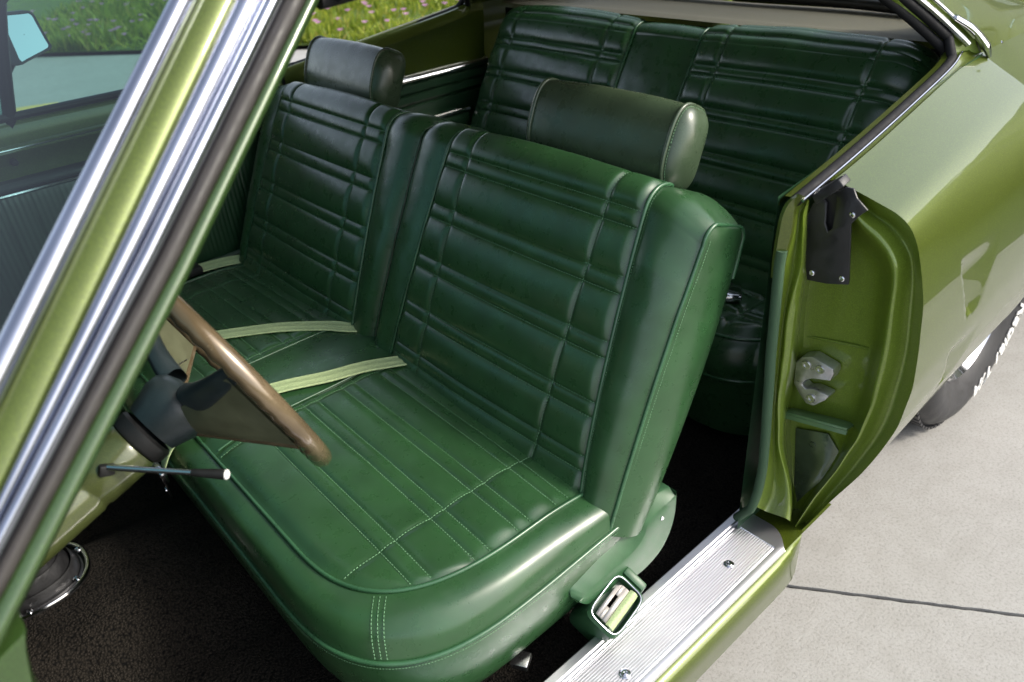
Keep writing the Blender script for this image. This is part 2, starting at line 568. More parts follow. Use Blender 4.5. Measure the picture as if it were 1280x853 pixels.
def build_headrest(sgn):
    yc, hw = .430, .156
    c_s, c_n = .513, -.086
    # section (s,n) closed: lens / rounded D
    ang = np.linspace(0, 2*np.pi, 72, endpoint=False)
    def sec(k, rs_=.073, rn=.045):
        a = ang
        e = 2/2.75
        ss = np.sign(np.sin(a))*np.abs(np.sin(a))**e*rs_
        nn = np.sign(np.cos(a))*np.abs(np.cos(a))**e*rn
        # front face leans back towards the top; back is rounder
        nn = nn+.05*ss-.012*(ss/rs_)**2*np.sign(nn)*(nn < 0)*-1
        return ss*k, nn*k
    def ringpts(y, k):
        a, b = sec(k)
        ss = c_s+a; nn = c_n+b
        return np.array(FO)+ss[:, None]*FU+nn[:, None]*FN+(sgn*y+.020)*YH
    m = MB()
    ys = np.linspace(-hw, hw, 49)
    rings = [ringpts(yc+y, 1-.075*abs(y/hw)**2.6+.004*vnoise(y*3+1, 0*y, .1, 4)) for y in ys]
    m.grid(np.array(rings), closed_v=True)
    for e in (-1, 1):
        ks = np.cos(np.linspace(0, np.pi/2, 12))
        rr = [ringpts(yc+e*(hw+.029*math.sqrt(max(0, 1-k*k))), (.925*k) if k > .02 else .02) for k in ks]
        m.grid(np.array(rr), closed_v=True)
    o = m.build('headrest', M['vinyl_head_reflect'], front, angle=50)
    pipes(o, [(ringpts(yc+e*hw, .938), .0036) for e in (-1, 1)], closed=True, mat='vinyl_head_reflect')
    for e in (-1, 1):
        st = MB()
        P = ringpts(yc+e*(hw+.004), .905)
        P = np.vstack([P, P[:1]])
        stitch(st, P, np.zeros_like(P)+sgn*e*YH, sp=.0048, ln=.003, r=.0005, lift=.0015)
        st.build('stitching', M['thread'], o, smooth=False, recalc=False)
    for e in (-.075, .075):
        pm = MB()
        base = np.array(FO)+.46*FU-.092*FN+sgn*(yc+e)*YH
        pm.tube([base-.03*FU, base+.03*FU], .007, 12)
        pm.lathe(base-.008*FU, FU, [(.0, .0), (.017, 0), (.017, .003), (.010, .006), (.0, .006)], 20)
        pm.build('headrest_post', M['chrome'], o)
    # small chrome bezel at the outer end of the headrest foot
    return o

backs = {}
for sg in (-1, 1):
    backs[sg] = build_backrest(sg)
    build_headrest(sg)

# ---------------------------------------------------------------- cushion
def outline(xf, ystart, yend, rx, xb, n_side=40, n_c=46, n_f=70, ex=3.0):
    y0 = np.linspace(0, 1, n_c)
    u = np.sin(y0*np.pi/2)
    x_c = xf+rx*(1-(1-u**ex)**(1/ex)); y_c = ystart+(yend-ystart)*u
    side = np.stack([np.linspace(xb, x_c[-1], n_side)[:-1], np.full(n_side-1, yend)], 1)
    cor = np.stack([x_c[::-1], y_c[::-1]], 1)
    half = np.vstack([side, cor])                       # from the back, +y side, round the corner to the front
    fr = np.stack([np.full(n_f, xf), np.linspace(ystart, -ystart, n_f)], 1)[1:-1]
    return np.vstack([half, fr, (half*np.array((1, -1)))[::-1]])

CXB = .05
def cush_front(y):
    u = np.clip((np.abs(y)-.40)/.248, 0, 1)
    return -.43+.30*(1-(1-u**3)**(1/3))
CS = [-.62, -.345, -.317, -.250, -.222, -.166, -.139, -.084, -.057, .06]
CA, CB_, CC = .104, .125, .529
def cush_top(x, y):
    ya_ = np.abs(y)
    f, w = cellf(x, CS, 2.2, .55)
    H = np.where(w > .04, .0078, .0062)
    inner = (ya_ > CA)
    g = 1-.62*np.exp(-(np.abs(ya_-CB_)/.0045)**1.4)-.42*np.exp(-(np.abs(ya_-CC)/.0050)**1.4)
    g = g*(1-np.exp(-((ya_-CA)/.009)**2))
    edge = 1-np.exp(-((x-cush_front(y))/.016)**2)
    edge *= 1-np.exp(-((ya_-.648)/.016)**2)
    wr = .0022*vnoise(x*1.3, y*.9, .08, 21)
    z = .514+np.where(inner, (H*(.2+.8*f)*g+wr)*edge, (.002+.006*(1-(ya_/CA)**2)+.0006*wr/.0016)*edge)
    z = z+.020*(1-(ya_/.66)**2)*np.clip((x-cush_front(y))/.12, 0, 1)**.7
    z = z-.020*np.clip((x+.12)/.15, 0, 1)**1.5
    return z
m = MB()
yy = np.concatenate([-.648+.13*(1-np.cos(np.linspace(0, np.pi/2, 60)))[:-1], np.linspace(-.518, .518, 330)[:-1], .648-.13*(1-np.cos(np.linspace(np.pi/2, 0, 60)))])
rows = np.linspace(0, 1, 200)
X = cush_front(yy)[None, :]*(1-rows[:, None])+CXB*rows[:, None]
Y = np.broadcast_to(yy[None, :], X.shape)
m.grid(np.stack([X, Y, cush_top(X, Y)], -1))
UO = outline(-.43, .40, .648, .30, CXB); LO = outline(-.482, .42, .706, .30, CXB)
zU = .512-.020*np.clip((UO[:, 0]+.12)/.15, 0, 1)**1.5
ks = np.linspace(0, 1, 16)
def outdir(P):
    T = np.gradient(P, axis=0); T /= np.linalg.norm(T, axis=1)[:, None]
    return np.stack([T[:, 1], -T[:, 0]], 1)
od = outdir(UO)
if (od[len(od)//2]@np.array((-1, 0))) < 0: od = -od
zL = .452+.004*np.sin(np.linspace(0, 14, len(LO)))
G_ = []
for k in ks:
    P = UO*(1-k)+LO*k+od*(.014*math.sin(math.pi*k))
    z = zU*(1-k)+zL*k+.016*math.sin(math.pi*k)
    wv = .0016*vnoise(np.linspace(0, 3, len(P)), 0*np.linspace(0, 3, len(P))+k, .12, 31)*math.sin(math.pi*k)
    G_.append(np.column_stack([P+od*wv[:, None], z]))
m.grid(np.array(G_))
S_ = []
for k in np.linspace(0, 1, 14):
    P = LO+od*(.006*math.sin(math.pi*k)-.035*k**2-.002)
    z = zL*(1-k)+.285*k
    S_.append(np.column_stack([P, z]))
m.grid(np.array(S_))
cushion = m.build('cushion', M['vinyl'], front, angle=50)
xx = np.linspace(-.42, .03, 120)
pipes(cushion, [(np.column_stack([UO+od*.001, zU+.0025]), .0034), (np.column_stack([LO+od*.0015, zL+.001]), .0038)]+
      [(np.column_stack([xx, 0*xx+sg*CA, cush_top(xx, 0*xx+sg*CA)+.001]), .0022) for sg in (-1, 1)])
sm = MB()
ZN = np.array((0, 0, 1.0))
for sg in (-1, 1):
    for x0 in CS[1:-1]:
        y_ = sg*np.linspace(CA+.006, .642, 320)
        ok = (cush_front(y_) < x0-.004)
        y_ = y_[ok]
        P = np.column_stack([0*y_+x0, y_, cush_top(0*y_+x0, y_)])
        stitch(sm, P, np.zeros_like(P)+ZN)
    for yl in (CB_, CC):
        x_ = np.linspace(float(cush_front(yl))+.004, .02, 260)
        P = np.column_stack([x_, 0*x_+sg*yl, cush_top(x_, 0*x_+sg*yl)])
        stitch(sm, P, np.zeros_like(P)+ZN, r=.0008)
for off_ in (-.009, 0, .009):                      # triple stitched joint on the front corner of the boxing
    for sg in (-1, 1):
        i0 = np.argmin(np.hypot(UO[:, 0]+.388, UO[:, 1]-sg*.59))
        i1 = np.argmin(np.hypot(LO[:, 0]+.41, LO[:, 1]-sg*.625))
        q = []
        tdir = np.array((od[i0][1], -od[i0][0]))
        for k in np.linspace(.04, .96, 30):
            jf = i0*(1-k)+i1*k; j = int(jf); jr = jf-j
            kk = min(int(k*15), 14); fr_ = k*15-kk
            at_ = lambda g: g[j]*(1-jr)+g[min(j+1, len(g)-1)]*jr
            p = at_(G_[kk])*(1-fr_)+at_(G_[kk+1])*fr_
            q.append(p+np.array((*(tdir*off_), 0)))
        stitch(sm, np.array(q), np.tile(np.array((*od[i0], .8)), (30, 1)), r=.0008)
L3 = np.column_stack([LO+od*.003, zL-.006])
stitch(sm, L3, np.column_stack([od, 0*zL]), sp=.0046, ln=.0028, r=.0005)
sm.build('stitching', M['thread'], cushion, smooth=False, recalc=False)
# base pan under the cushion and seat rails
m = MB()
m.box((-.20, 0, .262), (.44, 1.22, .05), bev=.008)
m.build('seat_pan', M['black'], front)
for sg in (-1, 1):
    m = MB()
    m.box((-.18, sg*.60, .222), (.42, .05, .03), bev=.004)
    m.box((-.205, sg*.668, .262), (.03, .03, .012), rot=Matrix.Rotation(R(30), 3, 'Z'), bev=.002)
    m.build('seat_rail', M['brushed'], front)

# side shield over the hinge, both ends
def side_shield(sg):
    I_ = [(-.122, .382), (-.123, .398), (-.106, .404), (-.056, .417), (-.011, .421), (.018, .434), (.027, .454), (.034, .472), (.077, .465), (.126, .454)]
    O_ = [(-.122, .382), (-.096, .353), (-.064, .344), (-.015, .336), (.029, .319), (.065, .320), (.097, .333), (.119, .359), (.128, .393), (.129, .428), (.126, .454)]
    G2 = [(-.116, .378), (-.096, .379), (-.072, .387), (-.023, .387), (.019, .390), (.043, .404), (.052, .424), (.069, .435), (.124, .445)]
    I_, O_, G2 = [resample(cr(q_, 160), 70) for q_ in (I_, O_, G2)]
    row = lambda q_, y: np.column_stack([q_[:, 0], np.full(70, sg*y), q_[:, 1]])
    m = MB()
    m.grid(np.array([row(I_, .688), row(I_, .705), row(I_*.93+G2*.07, .7075), row(G2*.93+I_*.07, .7205), row(G2, .7215), row(G2*.5+O_*.5, .7225), row(O_*.93+G2*.07, .7215), row(O_, .717), row(O_, .688)]))
    o = m.build('hinge_cover', M['plastic_green'], front, angle=30)
    s = MB()
    s.lathe((.088, sg*.7225, .417), (0, sg, 0), [(.0042, 0), (.0042, .001), (.003, .0022), (0, .0024)], 16)
    s.build('screw', M['chrome'], o)
for sg in (-1, 1):
    side_shield(sg)
    # belt retractor housing on the seat side
    c = np.array((-.058, sg*.746, .340))
    nrm = np.array((-.10, sg*.60, .80)); nrm /= np.linalg.norm(nrm)
    u = np.array((.068, -sg*.008, .014)); u -= nrm*(u@nrm); u /= np.linalg.norm(u)
    w = np.cross(nrm, u)
    if w[1]*sg < 0: w = -w
    def rr_(hu, hw_, h, e=5, n=48):
        a = np.linspace(0, 2*np.pi, n, endpoint=False)
        return c+(np.sign(np.cos(a))*np.abs(np.cos(a))**(2/e)*hu)[:, None]*u+(np.sign(np.sin(a))*np.abs(np.sin(a))**(2/e)*hw_)[:, None]*w+h*nrm
    m = MB()
    m.grid(np.array([rr_(.047, .034, -.09), rr_(.049, .036, -.03), rr_(.048, .035, 0), rr_(.044, .032, .005), rr_(.041, .029, .004), rr_(.040, .028, -.012), rr_(.02, .012, -.012)]), closed_v=True)
    m.prism([c+.050*u+p*w+q*nrm for p, q in ((-.03, -.03), (.03, -.03), (.022, .003), (-.022, .003))], .016*u, bev=.004)
    o = m.build('belt_retractor', M['plastic_green'], front, angle=35)
    m = MB()
    m.tube(rr_(.0425, .0302, .0055), .0013, 8, closed=True)
    m.build('bezel', M['moulding'], o)
    m = MB()
    # steel tongue with slot, parked in the housing
    def pl(a, b, h=0): return c+a*u+b*w+h*nrm
    out = [(-.034, -.018), (.024, -.018), (.034, -.010), (.034, .004), (-.034, .004)]
    slot = [(-.012, -.011), (.014, -.011), (.014, -.005), (-.012, -.005)]
    def strip(a, b, c_, d): m.prism([pl(*a, .002), pl(*b, .002), pl(*c_, .002), pl(*d, .002)], -.003*nrm)
    strip((-.034, -.018), (.026, -.018), (.033, -.0112), (-.034, -.0112))
    strip((-.034, -.011), (-.012, -.011), (-.012, -.005), (-.034, -.005))
    strip((.014, -.011), (.033, -.011), (.034, -.005), (.014, -.005))
    strip((-.034, -.0048), (.034, -.0048), (.034, .004), (-.034, .004))
    m.build('latch_plate', M['plate'], o, smooth=False)
    m = MB()
    yb_ = np.linspace(-.036, .038, 14)
    m.grid(np.array([[pl(a, .005+b, .001+.005*math.sin((b/.016)*math.pi)) for a in yb_] for b in np.linspace(0, .016, 8)]))
    m.build('webbing', M['belt'], o)

# ---------------------------------------------------------------- rear bench seat
rear = thing('rear_bench_seat', (.75, 0, .24), 'dark green pleated vinyl rear bench seat with plain centre panel below the parcel shelf', 'car seat')
tl_ = R(29)
RO = (.990, 0, 1.003); RU = np.array((math.sin(tl_), 0, math.cos(tl_))); RN = np.array((-math.cos(tl_), 0, math.sin(tl_)))
rp = [(x, .012*(1-((x+.22)/.27)**2)) for x in np.linspace(-.56, -.02, 120)]
rp += arc((-.02, -.032), .039, 4, 88, 16)+[(.020, -.09), (.012, -.13)]
RS = [-.58, -.505, -.480, -.403, -.378, -.305, -.280, -.200, -.175, -.102, -.077, -.004, .018, .060]
RA, RB, RC, RE = .107, .188, .556, .668
def rear_h(y, t):
    ya_ = np.abs(y)
    top = np.clip((.075-t)/.03, 0, 1)
    f, w = cellf(t, RS)
    H = np.where(w > .05, .0145, .0100)
    g = 1-.6*np.exp(-(np.abs(ya_-RB)/.005)**1.4)-.65*np.exp(-(np.abs(ya_-RC)/.005)**1.4)
    g *= (1-np.exp(-((ya_-RA)/.010)**2))*(1-np.exp(-((ya_-RE)/.016)**2))
    pan = (H*(.22+.78*f)*g+.0020*vnoise(y*.8, t, .07, 41)*g)*top+.014*np.clip(1-((ya_-.39)/.30)**2, 0, 1)
    cen = .006*(1-(y/RA)**2)+.001*vnoise(y, t, .04, 44)
    return np.where(ya_ < RA, cen, pan)
def rear_off(y, t, s_):
    k = np.clip((np.abs(y)-.58)/.09, 0, 1)
    return -.02*k**2*np.clip((s_+.15)/.15, 0, 1), -.03*k**2
RB_ = Back(RO, RU, RN, rp, rear_h, rear_off, 1, t0=-.56)
m = MB()
yy = np.linspace(-RE, RE, 400)
tt = np.concatenate([np.linspace(-.56, .07, 225)[:-1], np.linspace(.07, RB_.t1, 18)])
m.grid(RB_.at(yy[None, :], tt[:, None]))
for sg in (-1, 1):
    A = RB_.at(sg*RE, np.linspace(-.56, .06, 60))
    k = np.linspace(0, 1, 8)
    P = A[:, None]+(k[None, :, None]**1.0)*np.array((.09, 0, -.03))+ (sg*.030*np.sqrt(np.clip(k, 0, 1)))[None, :, None]*YH
    m.grid(P)
rback = m.build('backrest', M['vinyl'], rear, angle=50)
t_ = np.linspace(-.55, .062, 130)
pipes(rback, [(RB_.at(yl, t_, .001), .0034) for yl in (-RA, RA, -RE, RE)])
sm = MB()
for sg in (-1, 1):
    for s0 in RS[1:-1]:
        y_ = sg*np.linspace(RA+.006, RE-.006, 280)
        stitch(sm, RB_.at(y_, s0), RB_.nrm(y_, s0), sp=.0062, ln=.0036)
    for yl in (RB, RC):
        t_ = np.linspace(-.55, .05, 300)
        stitch(sm, RB_.at(sg*yl, t_), RB_.nrm(yl, t_), sp=.0062, ln=.0036)
sm.build('stitching', M['thread'], rback, smooth=False, recalc=False)
# rear cushion
RXF, RXB = .525, .86
RCS = [.40, .60, .625, .69, .715, .78, .805, .90]
def rc_top(x, y):
    ya_ = np.abs(y)
    f, w = cellf(x, RCS, 2.4, .6)
    g = 1-.7*np.exp(-((ya_-.19)/.007)**2)-.8*np.exp(-((ya_-.52)/.007)**2)
    g = g*(1-np.exp(-((ya_-.107)/.01)**2))
    e = 1-np.exp(-((x-RXF-.10*np.clip((ya_-.45)/.19, 0, 1)**3)/.02)**2)
    e = e*(1-np.exp(-((ya_-.64)/.02)**2))
    z = .500+np.where(ya_ > .107, .010*(.2+.8*f)*g, .004)*e
    return z+.020*e+.004*vnoise(x*1.3, y, .07, 51)*e+.003*vnoise(x+y, y-x, .05, 52)*e
m = MB()
yy = np.linspace(-.64, .64, 300); rows = np.linspace(0, 1, 100)
xf_ = RXF+.10*np.clip((np.abs(yy)-.45)/.19, 0, 1)**3
X = xf_[None]*(1-rows[:, None])+RXB*rows[:, None]; Y = np.broadcast_to(yy[None], X.shape)
m.grid(np.stack([X, Y, rc_top(X, Y)], -1))
e0 = np.column_stack([xf_, yy, 0*yy+.500])
e0 = np.vstack([[(RXB, -.64, .5)], e0, [(RXB, .64, .5)]])
pr_ = [(0, 0), (-.016, -.02), (-.022, -.055), (-.012, -.10), (-.006, -.105), (.006, -.14), (.02, -.27)]
m.grid(np.array([e0+np.array((a, 0, b))+np.array([[0, np.sign(p[1])*(-a if abs(p[1]) > .6 else 0), 0] for p in e0]) for a, b in pr_]))
rcush = m.build('cushion', M['vinyl'], rear, angle=50)
pipes(rcush, [(e0+np.array((-.001, 0, .002)), .0034), (e0+np.array((-.011, 0, -.102)), .0034)])
sm = MB()
for sg in (-1, 1):
    for x0 in RCS[1:-1]:
        y_ = sg*np.linspace(.115, .62, 240)
        P = np.column_stack([0*y_+x0, y_, rc_top(0*y_+x0, y_)])
        stitch(sm, P, np.zeros_like(P)+ZN, sp=.0062, ln=.0036)
    for yl in (.19, .52):
        x_ = np.linspace(RXF+.05, .84, 160)
        P = np.column_stack([x_, 0*x_+sg*yl, rc_top(x_, 0*x_+sg*yl)])
        stitch(sm, P, np.zeros_like(P)+ZN, sp=.0062, ln=.0036)
sm.build('stitching', M['thread'], rcush, smooth=False, recalc=False)

# ---------------------------------------------------------------- seat belts (flexible, lying on the seats)
def ribbon(mb, path, width, wdir, th=.0026, n=120, ribs=True):
    P = cr(path, n)
    T = np.gradient(P, axis=0); T /= np.linalg.norm(T, axis=1)[:, None]
    Wd = np.broadcast_to(np.asarray(wdir, float), P.shape).copy()
    Wd -= T*(Wd*T).sum(1)[:, None]; Wd /= np.linalg.norm(Wd, axis=1)[:, None]
    Nn = np.cross(T, Wd)
    us = np.linspace(-.5, .5, 15)
    prof = th*.5*(1+.55*np.where(np.abs(us) > .36, 1, np.where(np.abs(us) < .12, .7, -.6))) if ribs else th*.5*np.ones(15)
    prof[0] = prof[-1] = th*.2
    top = P[:, None]+us[None, :, None]*width*Wd[:, None]+prof[None, :, None]*Nn[:, None]
    bot = (P[:, None]+us[None, :, None]*width*Wd[:, None]-prof[None, :, None]*Nn[:, None])[:, ::-1]
    mb.grid(np.concatenate([top, bot], 1), closed_v=True)
    return P, T, Wd, Nn

ct = lambda x, y: float(cush_top(np.array([x]), np.array([y]))[0])
def belt_thing(label, pts, wdir, width=.046, loc=None):
    t = thing('seat_belt', loc or (pts[0][0], pts[0][1], pts[0][2]), label, 'seat belt', 'lap belts on the front seat')
    return t
# driver's inner belt: from the bite line, over the cushion, hanging down in front
b1 = belt_thing('pale green lap belt across the middle of the front cushion with tongue hanging down', [(-.03, -.10, .52)], None)
mb = MB()
pth = [(.03, -.145, ct(.03, -.14)+.004), (-.035, -.125, ct(-.035, -.12)+.006)]+[(x, y, ct(x, y)+.006) for x, y in ((-.10, -.098), (-.17, -.078), (-.25, -.046), (-.33, -.020), (-.39, -.012))]+[(-.44, -.012, .535), (-.474, -.012, .515), (-.494, -.012, .490), (-.503, -.012, .470)]
P, T, Wd, Nn = ribbon(mb, pth, .042, (.25, 1, 0))
w1 = mb.build('webbing', M['belt'], b1)
m = MB()
e = np.array((-.506, -.012, .474))
m.box(e+np.array((-.004, 0, -.006)), (.012, .054, .026), bev=.003)
m.box(e+np.array((-.004, 0, -.038)), (.004, .030, .048), bev=.001)
m.lathe(e+np.array((-.002, 0, -.05)), (-1, 0, 0), [(.0, .003), (.006, .003), (.006, .0055), (.004, .006), (0, .006)], 14)
m.build('tongue', M['chrome'], b1)
b2 = belt_thing('pale green lap belt across the passenger half of the front cushion behind the steering wheel', [(-.03, .10, .52)], None)
mb = MB()
pth = [(.03, .035, ct(.03, .04)+.004), (-.030, .074, ct(-.03, .08)+.006)]+[(x, y, ct(x, y)+.006) for x, y in ((-.06, .112), (-.14, .180), (-.225, .243), (-.30, .282), (-.36, .300))]+[(-.43, .322, .545), (-.474, .324, .517), (-.50, .325, .48), (-.503, .325, .43)]
ribbon(mb, pth, .042, (.45, 1, 0))
mb.build('webbing', M['belt'], b2)
m = MB()
e = np.array((-.506, .325, .432))
m.box(e+np.array((-.004, 0, -.006)), (.012, .054, .026), bev=.003)
m.box(e+np.array((-.004, 0, -.038)), (.004, .030, .048), bev=.001)
m.build('tongue', M['chrome'], b2)
b3 = belt_thing('short pale green lap belt with black buckle beside the far door', [(-.06, .67, .52)], None)
mb = MB()
ribbon(mb, [(.02, .665, .500), (-.01, .672, .512), (-.06, .685, .517), (-.11, .69, .520), (-.135, .69, .522)], .040, (.1, 1, 0.25))
mb.build('webbing', M['belt'], b3)
m = MB()
m.box((-.155, .69, .525), (.050, .048, .020), bev=.004)
m.box((-.185, .69, .527), (.022, .034, .010), bev=.003)
m.build('buckle', M['black'], b3)
b4 = thing('seat_belt', (.60, -.50, .52), 'black rear seat belt with chrome buckle lying on the rear cushion near the door opening', 'seat belt')
mb = MB()
ribbon(mb, [(x, y, float(rc_top(np.array([x]), np.array([y]))[0])+.006) for x, y in ((.80, -.35), (.74, -.39), (.69, -.43), (.66, -.455))], .040, (.5, 1, 0))
mb.build('webbing', M['black'], b4)
m = MB()
zr = float(rc_top(np.array([.655]), np.array([-.46]))[0])
rz = Matrix.Rotation(R(35), 3, 'Z')
m.box((.645, -.468, zr+.010), (.062, .044, .014), rot=rz, bev=.003)
m.box((.640, -.472, zr+.0185), (.046, .032, .004), rot=rz, bev=.0015)
m.build('buckle', M['chrome'], b4)
# ================================================================== CAR
car = thing('car', (0, 0, 0), 'olive green vintage two-door hardtop car with its driver door open and chrome window trim', 'car')
W0 = [(.265,-.798,.969), (.265,-.783,.952), (.265,-.776,.929), (.265,-.774,.905), (.265,-.773,.88), (.265,-.773,.855), (.265,-.774,.829), (.265,-.775,.803), (.265,-.776,.776), (.265,-.777,.749), (.265,-.778,.721), (.265,-.779,.692), (.265,-.781,.663), (.265,-.783,.633), (.265,-.785,.602), (.265,-.787,.571), (.265,-.789,.539), (.265,-.791,.507), (.265,-.793,.473), (.265,-.793,.437), (.265,-.79,.399), (.265,-.781,.358)]
W1 = [(.275,-.801,.963), (.275,-.79,.943), (.275,-.79,.92), (.275,-.789,.896), (.275,-.786,.872), (.275,-.784,.847), (.275,-.785,.822), (.275,-.786,.796), (.275,-.787,.77), (.275,-.788,.743), (.275,-.789,.715), (.275,-.79,.687), (.275,-.792,.658), (.275,-.794,.629), (.275,-.795,.599), (.275,-.797,.568), (.275,-.799,.537), (.275,-.8,.504), (.275,-.801,.471), (.275,-.8,.436), (.275,-.797,.398), (.275,-.792,.36)]
B0 = [(.315,-.784,.944), (.315,-.776,.922), (.315,-.776,.898), (.315,-.777,.873), (.315,-.777,.848), (.315,-.777,.822), (.315,-.775,.795), (.315,-.774,.768), (.315,-.774,.74), (.315,-.774,.712), (.315,-.775,.683), (.315,-.776,.653), (.315,-.777,.623), (.315,-.778,.592), (.315,-.78,.56), (.315,-.783,.529), (.315,-.787,.497), (.315,-.791,.464), (.315,-.796,.431), (.315,-.8,.397), (.315,-.801,.36), (.315,-.794,.32)]
B1 = [(.305,-.791,.948), (.305,-.787,.924), (.305,-.79,.9), (.305,-.792,.876), (.305,-.795,.852), (.305,-.794,.826), (.305,-.79,.799), (.305,-.787,.771), (.305,-.785,.743), (.305,-.786,.715), (.305,-.788,.686), (.305,-.788,.656), (.305,-.789,.625), (.305,-.789,.593), (.305,-.792,.562), (.305,-.797,.531), (.305,-.801,.499), (.305,-.81,.47), (.305,-.822,.443), (.305,-.832,.413), (.305,-.837,.379), (.305,-.837,.341)]
B2 = [(.32,-.784,.94), (.32,-.785,.917), (.32,-.788,.893), (.32,-.791,.868), (.32,-.793,.843), (.32,-.795,.817), (.32,-.794,.79), (.32,-.794,.762), (.32,-.794,.734), (.32,-.795,.706), (.32,-.796,.677), (.32,-.796,.646), (.32,-.795,.615), (.32,-.795,.583), (.32,-.798,.551), (.32,-.801,.519), (.32,-.805,.486), (.32,-.814,.457), (.32,-.825,.428), (.32,-.833,.396), (.32,-.838,.362), (.32,-.84,.324)]
C = [(.4,-.748,.904), (.4,-.75,.878), (.4,-.753,.852), (.4,-.756,.826), (.4,-.759,.799), (.4,-.761,.771), (.4,-.761,.742), (.4,-.761,.713), (.4,-.763,.683), (.4,-.766,.652), (.4,-.768,.621), (.4,-.768,.589), (.4,-.768,.555), (.4,-.767,.52), (.4,-.765,.485), (.4,-.769,.45), (.4,-.776,.417), (.4,-.783,.382), (.4,-.79,.348), (.4,-.799,.314), (.4,-.804,.276), (.4,-.808,.236)]
D = [(.4,-.794,.918), (.4,-.807,.895), (.4,-.82,.872), (.4,-.84,.857), (.4,-.86,.841), (.4,-.875,.82), (.4,-.881,.793), (.4,-.884,.764), (.4,-.886,.734), (.4,-.887,.704), (.4,-.887,.672), (.4,-.887,.639), (.4,-.887,.605), (.4,-.885,.57), (.4,-.883,.534), (.4,-.878,.497), (.4,-.87,.458), (.4,-.861,.417), (.4,-.848,.376), (.4,-.833,.332), (.4,-.822,.286), (.4,-.811,.238)]
E = [(.35,-.818,.946), (.35,-.836,.927), (.35,-.855,.91), (.35,-.877,.897), (.35,-.896,.882), (.35,-.91,.86), (.35,-.916,.834), (.35,-.918,.805), (.35,-.92,.776), (.35,-.922,.746), (.35,-.923,.715), (.35,-.923,.683), (.35,-.923,.65), (.35,-.923,.616), (.35,-.918,.58), (.35,-.913,.543), (.35,-.902,.505), (.35,-.892,.465), (.35,-.878,.424), (.35,-.863,.381), (.35,-.85,.335), (.35,-.837,.287)]
F0 = [(.375,-.807,.941), (.375,-.831,.928), (.375,-.855,.916), (.375,-.88,.905), (.375,-.9,.888), (.375,-.916,.867), (.375,-.923,.839), (.375,-.926,.809), (.375,-.929,.779), (.375,-.933,.747), (.375,-.936,.715), (.375,-.936,.681), (.375,-.934,.646), (.375,-.931,.61), (.375,-.926,.572), (.375,-.918,.533), (.375,-.906,.492), (.375,-.893,.45), (.375,-.879,.406), (.375,-.864,.36), (.375,-.848,.311), (.375,-.831,.26)]
F1 = [(.385,-.803,.942), (.385,-.828,.929), (.385,-.853,.916), (.385,-.879,.906), (.385,-.901,.89), (.385,-.918,.869), (.385,-.928,.841), (.385,-.934,.811), (.385,-.938,.78), (.385,-.942,.748), (.385,-.945,.714), (.385,-.946,.68), (.385,-.945,.643), (.385,-.944,.606), (.385,-.939,.567), (.385,-.93,.527), (.385,-.917,.486), (.385,-.902,.442), (.385,-.886,.398), (.385,-.868,.35), (.385,-.85,.301), (.385,-.831,.248)]
G = [(.36,-.815,.959), (.36,-.844,.951), (.36,-.871,.943), (.36,-.898,.934), (.36,-.919,.919), (.36,-.934,.894), (.36,-.944,.866), (.36,-.953,.836), (.36,-.96,.806), (.36,-.964,.773), (.36,-.968,.74), (.36,-.971,.705), (.36,-.973,.669), (.36,-.97,.631), (.36,-.966,.592), (.36,-.956,.552), (.36,-.943,.51), (.36,-.927,.466), (.36,-.908,.423), (.36,-.887,.376), (.36,-.867,.326), (.36,-.845,.273)]
J = [np.array(a) for a in (W1, B0, B1, B2, C, D, E, F0, F1, G)]

# ---------------------------------------------------------------- door jamb (lock pillar)
m = MB()
A = np.stack(J, 1)                                   # (22, 10, 3)
up2 = np.array([cr(A[:, j], 66) for j in range(A.shape[1])]).transpose(1, 0, 2)
sharp = []
for row in up2:
    seg = []
    for j in range(len(row)-1):
        k = np.linspace(0, 1, 6)[:-1]
        seg.append(row[j]*(1-k)[:, None]+row[j+1]*k[:, None])
    seg.append(row[-1:])
    q = np.vstack(seg)
    for _ in range(1):                               # relax the section so folds are rounded like pressed steel
        q[1:-1] = q[1:-1]*.5+(q[:-2]+q[2:])*.25
    sharp.append(q)
m.grid(np.array(sharp))
jamb = m.build('door_jamb', M['paint_jamb_lit'], car, angle=70)
m = MB()
# pressed seam line and a lower recessed plate on the jamb floor
m.tube([(.399, -.770, .664), (.398, -.830, .676), (.398, -.888, .687)], .0022, 6)
m.build('seam', M['paint_jamb_lit'], jamb)
m = MB()
m.prism([(.402, -.762, .500), (.366, -.768, .512), (.366, -.888, .537), (.402, -.888, .528)], (0, 0, .006), bev=.0015)
m.prism([(.366, -.768, .512), (.366, -.888, .537), (.366, -.888, .528), (.366, -.768, .503)], (.004, 0, 0))
m.build('ledge', simple('pale_green_ledge_paint', (.10, .19, .09), .35, .2, .6, nscale=40, namp=.12), jamb)
m = MB()
m.prism([(.398, -.785, .470), (.398, -.845, .490), (.398, -.872, .462), (.398, -.850, .380), (.398, -.825, .330), (.398, -.812, .300), (.398, -.800, .340)], (-.003, 0, 0), bev=.0012)
m.lathe((.395, -.822, .452), (-1, 0, 0), [(.006, 0), (.006, .002), (0, .003)], 14)
m.build('access_plate', simple('grey_green_plate', (.085, .115, .075), .22, .5, .8, nscale=30, namp=.2), jamb)
m = MB()
STRIKER = [(-.777, .624), (-.786, .639), (-.804, .648), (-.843, .64), (-.846, .631), (-.842, .615), (-.81, .605), (-.799, .596), (-.794, .584), (-.803, .579), (-.815, .586), (-.845, .585), (-.84, .574), (-.821, .552), (-.807, .55), (-.793, .563), (-.779, .58)]
m.prism([(.398, a, b) for a, b in STRIKER], (-.026, 0, 0), bev=.0025)
